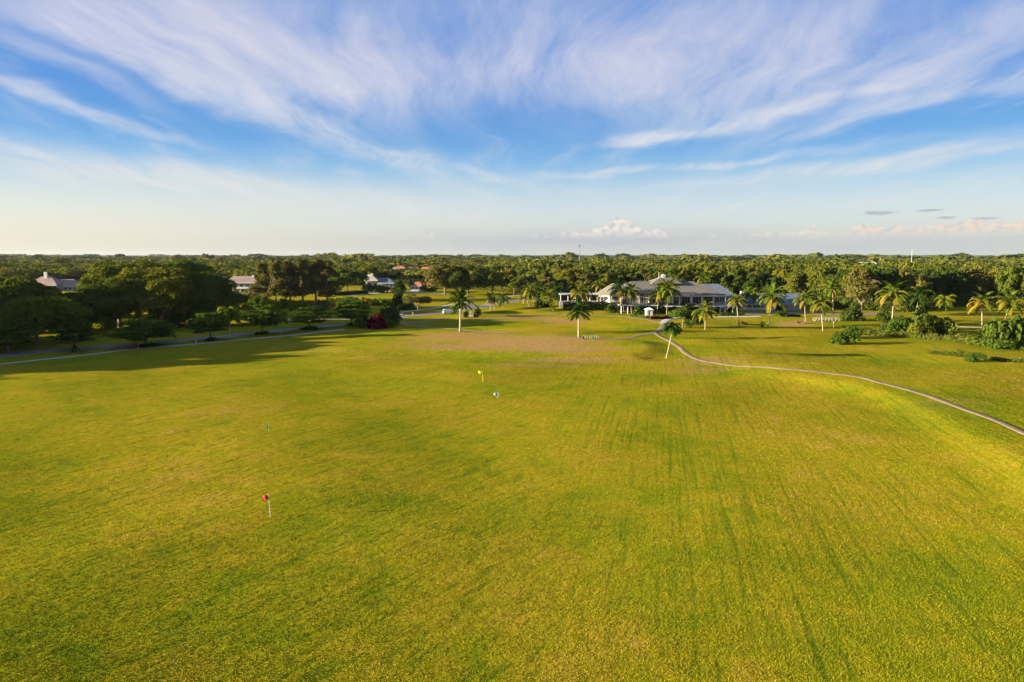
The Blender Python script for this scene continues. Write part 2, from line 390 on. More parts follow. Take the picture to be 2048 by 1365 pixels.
M_blu = plain('blue_cloth', (.05, .10, .45), .1, 8, .7)
M_grn = plain('green_cloth', (.02, .22, .08), .1, 8, .7)
M_cool = plain('dark_green_plastic', (.01, .05, .03), .1, 8, .6)
M_skin = plain('skin', (.42, .25, .18), .05, 8, .6)
M_navy = plain('navy_cloth', (.02, .025, .05), .1, 8, .8)
M_sand = plain('sand', (.62, .52, .38), .1, 2, .95)
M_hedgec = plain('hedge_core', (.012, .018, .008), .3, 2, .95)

def grassfn(k, p, pos):
    s = k.n('ShaderNodeSeparateXYZ'); k.put(s.inputs[0], pos); x, y, z = s.outputs
    att = lambda n_: k.n('ShaderNodeAttribute', attribute_name=n_).outputs['Fac']
    dead, short, wood = att('dead'), att('short'), att('wood')
    # two mowing directions: 35 deg on the left, 12.6 deg on the right
    cl = k.mp(pos, rot=R(35)); cr_ = k.mp(pos, rot=R(12.6))
    side = k.ss(k.m('ADD', x, k.m('MULTIPLY', k.m('SUBTRACT', k.noise(pos, .03, 2), .5), 30.0)), -2, 16)
    stL = k.noise(k.mp(cl, scale=(1.0, .12, 1)), 1.6, 4, .65)
    stR = k.noise(k.mp(cr_, scale=(1.6, .035, 1)), 1.2, 5, .64)
    st = k.mix(side, stL, stR)
    big = k.noise(pos, .035, 4, .6); mid = k.noise(pos, .22, 5, .62, .6)
    fine = k.noise(k.mp(cl, scale=(1, .45, 1)), 2.6, 6, .78); vf = k.noise(pos, 9.0, 3, .7)
    f = k.m('ADD', k.m('MULTIPLY', k.ss(big, .28, .72, .22, .80), .55), k.m('ADD', k.m('MULTIPLY', mid, .6), k.m('MULTIPLY', st, .35)))
    col = k.ramp(f, [(.50, (.115, .160, .006)), (.64, (.195, .200, .006)), (.76, (.265, .220, .008)), (.88, (.31, .225, .012)), (1.0, (.37, .235, .035))])
    # bare straw patches
    dn = k.noise(pos, .5, 5, .7)
    dm = k.ss(k.m('ADD', k.m('MULTIPLY', dead, 1.15), k.m('MULTIPLY', k.m('SUBTRACT', dn, .5), 2.2)), .18, .95)
    strw = k.ramp(k.noise(pos, 1.1, 4, .7), [(.35, (.27, .15, .04)), (.65, (.42, .25, .095))])
    col = k.mix(dm, col, strw)
    rare = k.ss(k.m('ADD', k.m('MULTIPLY', mid, .5), k.m('MULTIPLY', k.noise(pos, .9, 4, .6), .5)), .62, .76)
    col = k.mix(k.m('MULTIPLY', rare, .5), col, (.38, .245, .05, 1))
    # tufts: darker where the fine noise dips, paler flecks at the finest peaks
    nshort = k.m('SUBTRACT', 1.0, k.m('MULTIPLY', short, .6))
    tf = k.ss(fine, .36, .62)
    col = k.mix(k.m('MULTIPLY', k.m('SUBTRACT', 1.0, tf), k.m('MULTIPLY', nshort, .50)), col, (.055, .060, .006, 1))
    lite = k.m('MULTIPLY', k.ss(vf, .52, .75), k.m('MULTIPLY', nshort, .35))
    col = k.mix(lite, col, (.36, .33, .03, 1))
    strk = k.m('MULTIPLY', k.ss(st, .47, .34), k.m('MULTIPLY', nshort, .42))
    col = k.mix(strk, col, (.075, .105, .006, 1))
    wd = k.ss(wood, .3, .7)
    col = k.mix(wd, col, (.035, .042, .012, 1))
    k.put(p.inputs[0], col)
    hgt = k.m('ADD', k.m('MULTIPLY', fine, .55), k.m('ADD', k.m('MULTIPLY', vf, .22), k.m('ADD', k.m('MULTIPLY', mid, .9), k.m('MULTIPLY', st, .35))))
    b = k.n('ShaderNodeBump'); b.inputs['Distance'].default_value = .22
    k.put(b.inputs['Strength'], k.m('MULTIPLY', nshort, .55)); k.put(b.inputs['Height'], hgt); k.put(p.inputs['Normal'], b.outputs[0])
M_grass = mat('grass', grassfn, 1.0, 0.0)
def asph(name, a, b_):
    def fn(k, p, pos):
        n = k.noise(pos, .6, 5, .65); n2 = k.noise(pos, 12, 3, .7)
        c = k.ramp(k.m('ADD', k.m('MULTIPLY', n, .7), k.m('MULTIPLY', n2, .3)), [(.35, a), (.65, b_)])
        k.put(p.inputs[0], c)
        bb = k.n('ShaderNodeBump'); bb.inputs['Strength'].default_value = .3; bb.inputs['Distance'].default_value = .02
        k.put(bb.inputs['Height'], n2); k.put(p.inputs['Normal'], bb.outputs[0])
    return mat(name, fn, .9, .2)
M_asph = asph('asphalt', (.16, .14, .115), (.25, .22, .185))
M_path = asph('path_paving', (.165, .11, .065), (.27, .19, .115))
M_conc = asph('concrete', (.34, .31, .27), (.46, .42, .37))

# ------------------------------------------------------------------ ground sheet
def gaxis(core, far, g):
    out = list(core); step = core[1] - core[0]; st = step; v = core[-1]
    while v < far: st *= g; v += st; out.append(v)
    st = step; v = core[0]; lo = []
    return out
xs = np.arange(0, 215, 1.25); xs = np.array(gaxis(xs, 14000, 1.16)); xs = np.concatenate([-xs[:0:-1], xs])
ys1 = np.arange(22, 130, 1.1); ys2 = np.arange(ys1[-1] + 1.4, 330, 1.5)
ysf = [ys2[-1]]; st = 1.5
while ysf[-1] < 16000: st *= 1.10; ysf.append(ysf[-1] + st)
ysn = [22.]; st = 1.1
while ysn[-1] > -900: st *= 1.3; ysn.append(ysn[-1] - st)
ys = np.concatenate([np.array(ysn[:0:-1]), ys1, ys2, np.array(ysf[1:])])
XX, YY = np.meshgrid(xs, ys)
ZZ = hz(XX, YY)
V = np.stack([XX, YY, ZZ], -1).reshape(-1, 3)
nx, ny = len(xs), len(ys)
ii = (np.arange(ny - 1)[:, None] * nx + np.arange(nx - 1)[None, :]).ravel()
Q = np.stack([ii, ii + 1, ii + 1 + nx, ii + nx], -1)
gme = npmesh('ground', V, Q, M_grass, True)
# forest edge as a line in the picture (lowest base row of the woods), used for ground colour and planting
WL = [(-900, 566), (0, 572), (440, 566), (520, 572), (680, 572), (730, 566), (800, 563), (870, 570), (960, 576), (1040, 582), (1100, 596), (1190, 600), (1240, 597), (1480, 600), (1560, 603), (1640, 606), (1700, 617), (1800, 620), (1900, 607), (2048, 614), (3000, 614)]
WLx, WLy = zip(*WL)
def topx(x, y):
    """world ground point -> picture column / row"""
    x = np.asarray(x, float); y = np.asarray(y, float)
    f = y * cth + H * sth; u = -H * cth + y * sth
    return 1024 + F * x / np.maximum(f, 1e-3), 682.5 - F * u / np.maximum(f, 1e-3)
PX, PY = topx(XX, YY)
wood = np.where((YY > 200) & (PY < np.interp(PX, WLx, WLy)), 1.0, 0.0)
dead = np.zeros(XX.shape); short = np.zeros(XX.shape)
def ell(cx, cy, rx, ry, w, arr):
    m_ = (YY > 60)
    v = w * np.exp(-(((PX - cx) / rx) ** 2 + ((PY - cy) / ry) ** 2) ** 1.5)
    np.maximum(arr, np.where(m_, v, 0), out=arr)
dT, _ = polyd(TEE + TEE[:1], XX, YY); sd = np.where(inpoly(TEE, XX, YY), dT, -dT)
short = np.maximum(short, sstep((sd + .5) / 1.5))
dead = np.maximum(dead, .42 * sstep((sd + 0) / 6) * sstep((PX - 690) / 160) * sstep((1330 - PX) / 200))
for e in [(1060, 690, 170, 12, .85), (1000, 700, 230, 9, .8), (930, 678, 120, 8, .8), (1120, 705, 140, 9, .85), (1150, 722, 140, 5, .7), (1080, 684, 200, 6, .8), (1420, 725, 90, 10, .65), (1400, 742, 80, 8, .55), (1290, 700, 25, 8, .4), (1060, 733, 120, 4, .6),
          (1060, 637, 110, 4, .65), (1130, 643, 60, 4, .95), (1000, 641, 90, 4, .5), (740, 585, 80, 5, .6), (1500, 653, 60, 3, .9), (1590, 646, 50, 4, .9), (860, 687, 60, 5, .5), (660, 705, 90, 5, .35), (610, 700, 80, 5, .3), (1600, 718, 160, 5, .3), (1900, 820, 90, 20, .3), (800, 718, 120, 4, .3)]:
    ell(*e, dead)
for e in [(1100, 645, 240, 22, 1.0), (1230, 655, 110, 16, .9), (700, 600, 160, 16, .8)]: ell(*e, short)
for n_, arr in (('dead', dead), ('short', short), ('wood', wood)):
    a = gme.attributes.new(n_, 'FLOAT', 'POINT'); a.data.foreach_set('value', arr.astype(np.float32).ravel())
ground = link('ground', gme); tag(ground, kind='structure')

def strip(name, pts, width, m_, off=.05, kind='structure', **kw):
    P = [np.array(G(*p)[:2]) for p in pts]
    # Catmull-Rom through the points
    out = []
    PP = [2 * P[0] - P[1]] + P + [2 * P[-1] - P[-2]]
    for i in range(1, len(PP) - 2):
        p0, p1, p2, p3 = PP[i - 1], PP[i], PP[i + 1], PP[i + 2]
        n_ = max(2, int(np.linalg.norm(p2 - p1) / 1.0))
        for j in range(n_):
            t = j / n_; out.append(.5 * ((2 * p1) + (-p0 + p2) * t + (2 * p0 - 5 * p1 + 4 * p2 - p3) * t * t + (-p0 + 3 * p1 - 3 * p2 + p3) * t ** 3))
    out.append(P[-1]); out = np.array(out)
    T = np.gradient(out, axis=0); T /= np.linalg.norm(T, axis=1)[:, None] + 1e-9; Nn = np.stack([-T[:, 1], T[:, 0]], -1)
    k_ = 7; wj = width * (1 + .05 * np.sin(np.arange(len(out)) * .7) + .04 * np.sin(np.arange(len(out)) * 1.9))
    A = out[:, None, :] + Nn[:, None, :] * (np.linspace(-.5, .5, k_)[None, :, None] * wj[:, None, None])
    zz = hz(A[..., 0], A[..., 1]) + off
    zz[:, 0] -= off + .05; zz[:, -1] -= off + .05
    V = np.concatenate([A, zz[..., None]], -1).reshape(-1, 3); n_ = len(out)
    ii = (np.arange(n_ - 1)[:, None] * k_ + np.arange(k_ - 1)[None, :]).ravel()
    Q = np.stack([ii, ii + k_, ii + 1 + k_, ii + 1], -1)[:, ::-1]
    o = link(name, npmesh(name, V, Q, m_, True)); tag(o, kind=kind, **kw); return o
ROAD = [(-260, 748), (0, 711), (155, 698), (360, 682), (525, 665), (700, 649), (792, 636), (878, 626), (915, 621), (970, 613), (1030, 602), (1075, 596), (1110, 590)]
strip('road', ROAD, 7.2, M_asph, .07)
strip('sidewalk', [(-260, 768), (0, 729), (100, 718), (230, 703), (300, 696), (420, 686), (560, 673), (690, 659)], 1.7, M_conc, .06)
strip('cart_path', [(770, 643), (816, 649), (860, 655), (915, 659), (1008, 666), (1100, 671), (1196, 677), (1251, 677), (1280, 671), (1306, 666), (1322, 657), (1326, 648), (1306, 642), (1270, 636.5), (1233, 633), (1160, 631), (1060, 630.5), (995, 631)], 2.2, M_path, .08)
strip('cart_path', [(1306, 664), (1318, 672), (1334, 680), (1352, 691), (1370, 706), (1398, 720), (1435, 727), (1471, 732), (1520, 734), (1567, 738), (1634, 744), (1714, 754), (1754, 764), (1808, 778), (1861, 794), (1928, 819), (1982, 838), (2048, 867), (2180, 930)], 1.4, M_path, .09)
strip('cart_path', [(780, 645), (822, 646), (858, 641), (896, 636)], 2.4, M_path, .10)
strip('footpath', [(799, 625.5), (834, 621), (872, 616), (905, 609), (940, 604)], 2.6, M_conc, .06)
strip('footpath', [(520, 642), (600, 640), (658, 639), (700, 639)], 2.2, M_conc, .06)
strip('street', [(700, 592), (774, 583), (805, 584), (850, 586), (896, 587)], 7.0, M_conc, .06)
strip('driveway', [(826, 585), (836, 577)], 7.0, M_conc, .08)
strip('footpath', [(1717, 634), (1745, 628), (1780, 624), (1823, 623), (1850, 624)], 4.5, M_path, .06)
strip('footpath', [(1900, 653), (1950, 655), (1995, 656)], 2.5, M_conc, .06)
strip('service_yard', [(1455, 629), (1520, 627), (1600, 627), (1700, 629)], 11.0, M_path, .06)
strip('driveway', [(1326, 648), (1335, 640), (1360, 636), (1450, 634), (1520, 633)], 3.2, M_conc, .10)
strip('sand_bunker', [(748, 588), (761, 586), (774, 586)], 6, M_sand, .06)
strip('footpath', [(985, 600), (1010, 594), (1030, 592), (1060, 590)], 4, M_conc, .06)

# ------------------------------------------------------------------ foliage builders
def unit(v): return v / (np.linalg.norm(v, axis=-1, keepdims=True) + 1e-9)
def leaves(P, N, size, g, jit=.6, asp=1.5):
    """one small quad per point"""
    n = len(P); N = unit(N + g.normal(0, jit, (n, 3)))
    a = unit(np.cross(N, g.normal(0, 1, (n, 3)))); b = np.cross(N, a)
    s = size * g.uniform(.6, 1.3, (n, 1)); a = a * s * asp * .5; b = b * s * .5
    V = np.stack([P - a, P - b * .8, P + a, P + b], 1).reshape(-1, 3)
    return V
def lobes_pts(g, cen, rad, n, zsq=.8, outward=None):
    i = g.integers(0, len(cen), n); v = unit(g.normal(0, 1, (n, 3)))
    if outward is not None:
        o = outward[i]; dt = (v * o).sum(1); v = np.where((dt < -.15)[:, None], -v, v)
    v[:, 2] = np.where(v[:, 2] < -.35, -v[:, 2], v[:, 2])
    r = rad[i][:, None] * g.uniform(.78, 1.08, (n, 1))
    P = cen[i] + v * r * np.array([1, 1, zsq]); return P, v
def crown_broad(seed, rx=6., rz=4.2, zc=8., nl=26, lr=2.1, n=2600, size=.55, low=-.25, spread=.74):
    g = np.random.default_rng(seed)
    d = unit(g.normal(0, 1, (nl * 3, 3))); d = d[d[:, 2] > low][:nl]
    q = g.uniform(.62, 1.0, (len(d), 1))
    cen = d * q * np.array([rx, rx, rz]) * spread; cen[:, 2] += zc
    # irregular footprint
    th = np.arctan2(d[:, 1], d[:, 0]); k1 = 1 + .18 * np.sin(2 * th + g.uniform(0, 6)) + .10 * np.sin(3 * th + g.uniform(0, 6))
    cen[:, :2] *= k1[:, None]
    rad = lr * g.uniform(.6, 1.25, len(d)) * (rx / 6)
    P, v = lobes_pts(g, cen, rad, n, .78, d)
    return leaves(P, v, size, g), cen
def crown_tiers(seed, R_=5., z0=3., z1=8.5, tiers=5, n=2600, size=.4):
    g = np.random.default_rng(seed); cen = []; rad = []
    for t in range(tiers):
        f = t / (tiers - 1); rr = R_ * (1.0 - .55 * f ** 1.6) * (.85 if t == 0 else 1); z = z0 + (z1 - z0) * f
        m_ = int(9 * (1 - .35 * f)) + 1
        for j in range(m_):
            a = 2 * math.pi * (j + g.uniform(0, .7)) / m_; q = g.uniform(.35, .88) * rr
            cen.append((q * math.cos(a), q * math.sin(a), z + g.normal(0, .2))); rad.append(g.uniform(.24, .42) * R_)
    cen = np.array(cen); rad = np.array(rad); i = g.integers(0, len(cen), n)
    v = unit(g.normal(0, 1, (n, 3))); r = rad[i][:, None] * np.sqrt(g.uniform(0, 1, (n, 1)))
    P = cen[i] + v * r * np.array([1, 1, .16]); P[:, 2] -= .10 * (np.linalg.norm(P[:, :2] - cen[i][:, :2], axis=1) / rad[i]) ** 2
    N = np.stack([v[:, 0] * .5, v[:, 1] * .5, np.ones(n)], -1)
    return leaves(P, N, size, g, .45), cen
def crown_feather(seed, Hh=20., R_=3.5, n=3000, size=.5):
    g = np.random.default_rng(seed); cen = []; rad = []
    for j in range(34):
        f = g.uniform(.12, 1.0); rr = R_ * (1.05 - .75 * f ** 2) * g.uniform(.2, 1); a = g.uniform(0, 6.28)
        cen.append((rr * math.cos(a), rr * math.sin(a), Hh * f * .95)); rad.append(g.uniform(.8, 1.6) * (1.1 - .35 * f))
    cen = np.array(cen); rad = np.array(rad)
    P, v = lobes_pts(g, cen, rad, n, 1.45)
    return leaves(P, v + np.array([0, 0, .2]), size, g, .8, 2.2), cen
def bush_pts(seed, rx=2., ry=2., rz=1.6, n=900, size=.28, nl=14):
    g = np.random.default_rng(seed); d = unit(g.normal(0, 1, (nl, 3))); d[:, 2] = np.abs(d[:, 2]) * .9
    cen = d * g.uniform(.4, .8, (nl, 1)) * np.array([rx, ry, rz]); rad = np.full(nl, .42 * min(rx, ry, rz * 1.2)) * g.uniform(.7, 1.3, nl)
    P, v = lobes_pts(g, cen, rad, n, .9); P[:, 2] = np.abs(P[:, 2]) * 1.0
    return leaves(P, v, size, g, .6), cen
def quads(V): return np.arange(len(V)).reshape(-1, 4)
def limb_mesh(name, seed, height, rbase, cen, mat_, nb=6, lean=0., zf=.45):
    g = np.random.default_rng(seed); b = MB()
    top = Vector((lean, 0, height * zf))
    b.tube([(0, 0, -.4), (lean * .2, 0, height * zf * .35), top], [rbase * 1.35, rbase, rbase * .75], 7)
    idx = g.permutation(len(cen))[:nb]
    for i in idx:
        c = Vector(cen[i]); st = Vector((0, 0, 0)).lerp(top, g.uniform(.75, 1.0)); mid = st.lerp(c, .5) + Vector((0, 0, .08 * height * g.uniform(-.3, .6)))
        b.tube([st, mid, st.lerp(c, .93)], [rbase * .55, rbase * .36, rbase * .1], 5, cap=False)
    me = bpy.data.meshes.new(name); me.from_pydata([tuple(v) for v in b.v], [], b.f); me.materials.append(mat_); return me
TEMPL = {}
def template(key):
    if key in TEMPL: return TEMPL[key]
    kind, i = key
    sd = i * 17 + sum(map(ord, kind))
    if kind == 'banyan':
        V, cen = crown_broad(sd, 12, 8.4, 9.6, 84, 1.65, 16000, .62, -.75, .86); tr = limb_mesh('trunk', sd, 19, .6, cen, M_bark, 12, 0, .2)
    elif kind == 'broad':
        V, cen = crown_broad(sd, 6, 5.2, 6.6, 38, 1.65, 4600, .52, -.8); tr = limb_mesh('trunk', sd, 11, .22, cen, M_barkd, 6, 0, .35)
    elif kind == 'tall':
        V, cen = crown_broad(sd, 5, 7, 8.2, 40, 1.8, 4800, .5, -.85); tr = limb_mesh('trunk', sd, 15, .2, cen, M_barkd, 6, 0, .3)
    elif kind == 'round':
        V, cen = crown_broad(sd, 3.6, 2.8, 4.9, 20, 2.3, 2600, .32, -.5); tr = limb_mesh('trunk', sd, 7, .15, cen, M_bark, 6, 0, .4)
    elif kind == 'street':
        V, cen = crown_tiers(sd, 5.0, 3.0, 7.6, 5, 4200, .42); tr = limb_mesh('trunk', sd, 8, .2, cen, M_bark, 10, .2, .42)
    elif kind == 'feather':
        V, cen = crown_feather(sd, 20, 3.6, 5200, .42); tr = limb_mesh('trunk', sd, 20, .22, cen, M_bark, 8, 0, .85)
    elif kind == 'bush':
        V, cen = bush_pts(sd, 2, 2, 1.7, 1300, .26); tr = None
    elif kind == 'shrub':
        V, cen = bush_pts(sd, 2, 2, 3.2, 1800, .26, 22); tr = limb_mesh('stem', sd, 3, .08, cen, M_bark, 5, 0, .2)
    me = npmesh('crown' if kind not in ('bush',) else 'foliage', V, quads(V), LEAF['green'])
    if kind == 'banyan': mh = 18.6
    else: mh = float(np.percentile(V[:, 2], 99.5))
    TEMPL[key] = (me, tr, mh, float(np.percentile(np.abs(V[:, :2]), 97))); return TEMPL[key]
NAMES = {'banyan': 'spreading_tree', 'broad': 'broadleaf_tree', 'tall': 'tall_tree', 'round': 'round_tree', 'street': 'street_tree', 'feather': 'casuarina_tree', 'bush': 'bush', 'shrub': 'shrub'}
def plant(kind, var, loc, sx, sz, mk, label, cat='tree', group=None, name=None, rot=None):
    """a thing (Empty) with its trunk and crown"""
    me, tr, mh, mr = template((kind, var))
    r_ = rot if rot is not None else random.uniform(0, 6.28)
    if kind == 'bush':
        o = link(name or 'bush', me, None, loc); tag(o, label, cat, group); o.rotation_euler = (0, 0, r_); o.scale = (sx, sx, sz)
        o.material_slots[0].link = 'OBJECT'; o.material_slots[0].material = LEAF[mk]; return o
    root = empty(name or NAMES[kind], loc, label, cat, group); root.rotation_euler = (0, 0, r_)
    c = link('crown', me, root); c.scale = (sx, sx, sz)
    c.material_slots[0].link = 'OBJECT'; c.material_slots[0].material = LEAF[mk]
    if tr: t = link('trunk' if kind != 'shrub' else 'stem', tr, root); t.scale = (sx, sx, sz)
    return root
def plant_px(kind, var, px, py, top, hw, mk, label, cat='tree', group=None, name=None):
    """foot at (px,py) of the photograph, top row and half width measured there"""
    p = G(px, py); me, tr, mh, mr = template((kind, var))
    hgt = Z(top, p.y) - p.z; w = hw * p.y / F
    return plant(kind, var, p, w / mr, hgt / mh, mk, label, cat, group, name)

# ------------------------------------------------------------------ palms
def frond_mesh(name, L, el0, bend, nst=22, lw=.85, seed=0, droop=.5):
    g = np.random.default_rng(seed); V = []; Fc = []
    pts = []; p = np.array([0., 0, 0]); e = el0; ds = L / nst
    for i in range(nst + 1):
        pts.append(p.copy()); p = p + ds * np.array([math.cos(e), 0, math.sin(e)]); e -= bend / nst * (0.5 + 1.0 * i / nst)
    pts = np.array(pts); T = unit(np.gradient(pts, axis=0))
    for i in range(nst):          # rachis: thin ridge
        a, b = pts[i], pts[i + 1]; w = .05 * (1 - i / nst) + .012
        k0 = len(V); V += [a + [0, w, 0], a - [0, w, 0], b - [0, w * .9, 0], b + [0, w * .9, 0]]; Fc.append((k0, k0 + 1, k0 + 2, k0 + 3))
    for i in range(1, nst + 1):
        f = i / nst; ll = lw * (math.sin(math.pi * min(1, .12 + f * .86)) ** .7) * g.uniform(.8, 1.1)
        for s_ in (-1, 1):
            t = T[i]; up = np.array([-t[2], 0, t[0]]); d = unit(np.array([0, s_ * 1.0, 0]) + t * .55 + up * (.25 - droop * .3) + g.normal(0, .08, 3))
            m_ = pts[i] + d * ll * .55; e_ = pts[i] + d * ll * .92 - np.array([0, 0, ll * droop * g.uniform(.5, 1)])
            w = .105; k0 = len(V)
            V += [pts[i] - t * w, pts[i] + t * w, m_ + t * w * 1.1, m_ - t * w * 1.1, e_]
            Fc += [(k0, k0 + 1, k0 + 2, k0 + 3), (k0 + 3, k0 + 2, k0 + 4, k0 + 4)]
    me = bpy.data.meshes.new(name); me.from_pydata([tuple(v) for v in V], [], [f if f[2] != f[3] else f[:3] for f in Fc]); me.materials.append(LEAF['palm']); return me
FR = {'coco': [frond_mesh('frond', 4.6, R(e), R(b), 24, .95, i, dr) for i, (e, b, dr) in enumerate([(78, 95, .3), (60, 110, .45), (42, 115, .6), (22, 105, .7), (2, 90, .75), (-25, 60, .8)])],
      'droop': [frond_mesh('frond', 3.0, R(e), R(b), 18, .8, i + 9, .9) for i, (e, b) in enumerate([(70, 150), (45, 150), (25, 130), (5, 100), (-20, 60)])],
      'royal': [frond_mesh('frond', 4.0, R(e), R(b), 22, .9, i + 20, .5) for i, (e, b) in enumerate([(85, 70), (60, 90), (35, 85), (10, 70), (-25, 30)])]}
def palm(px, py, cx, cy, cr, kind, mk, label, group='palms on the golf course', thick=.19, nf=20, yellow=0., dry=0, name='palm_tree', curve=.35):
    p = G(px, py); top = at(cx, cy, p.y); root = empty(name, p, label, 'palm tree', group)
    v = top - p; b = MB(); n_ = 9
    pts = []
    for i in range(n_):
        f = i / (n_ - 1); ff = f ** (1 + curve); pts.append((v.x * (f * (1 - curve) + curve * math.sin(f * math.pi / 2)), random.uniform(-.04, .04), v.z * f - (.3 if i == 0 else 0)))
    b.tube(pts, [thick * (1.5 if i == 0 else 1.0 - .35 * i / n_) for i in range(n_)], 8)
    me = bpy.data.meshes.new('trunk'); me.from_pydata([tuple(q) for q in b.v], [], b.f); me.materials.append(M_palm); me.polygons.foreach_set('use_smooth', [True] * len(b.f)); link('trunk', me, root)
    base = FR[kind]; Lr = {'coco': 4.1, 'droop': 2.3, 'royal': 3.7}[kind]
    sc_ = (cr * p.y / F) / Lr; a = random.uniform(0, 6.28); m_ = len(base)
    if kind == 'royal':
        b = MB(); b.tube([(v.x, 0, v.z - 1.3), (v.x, 0, v.z - .2), (v.x, 0, v.z + .5)], [thick * 1.15, thick * .9, thick * .4], 8)
        me = bpy.data.meshes.new('crownshaft'); me.from_pydata([tuple(q) for q in b.v], [], b.f); me.materials.append(LEAF['palmd']); link('crownshaft', me, root)
    for i in range(nf):
        f = i / (nf - 1); r_ = min(m_ - 1, int(f * m_)); o = link('frond', base[r_], root, (v.x, 0, v.z + .15 - .35 * f))
        o.rotation_euler = (random.uniform(-.2, .2), random.uniform(-.12, .12), a); a += 2.39996 + random.uniform(-.25, .25)
        s_ = sc_ * random.uniform(.85, 1.12); o.scale = (s_, s_, s_)
        o.material_slots[0].link = 'OBJECT'
        o.material_slots[0].material = LEAF['dry'] if (dry and i >= nf - dry) else LEAF['palmy'] if random.random() < yellow * (.3 + f) else LEAF[mk]
    if kind == 'coco' and cr > 22:
        b = MB()
        for j in range(7):
            t = j * .9; c = Vector((v.x + .32 * math.cos(t), .32 * math.sin(t), v.z - .25 - .1 * (j % 2)))
            b.ngon_roof(c.x, c.y, .17, 6, c.z - .12, c.z + .15, 0, .12, .05)
        me = bpy.data.meshes.new('coconut_cluster'); me.from_pydata([tuple(q) for q in b.v], [], b.f); me.materials.append(LEAF['palmy']); link('coconut_cluster', me, root)
    return root
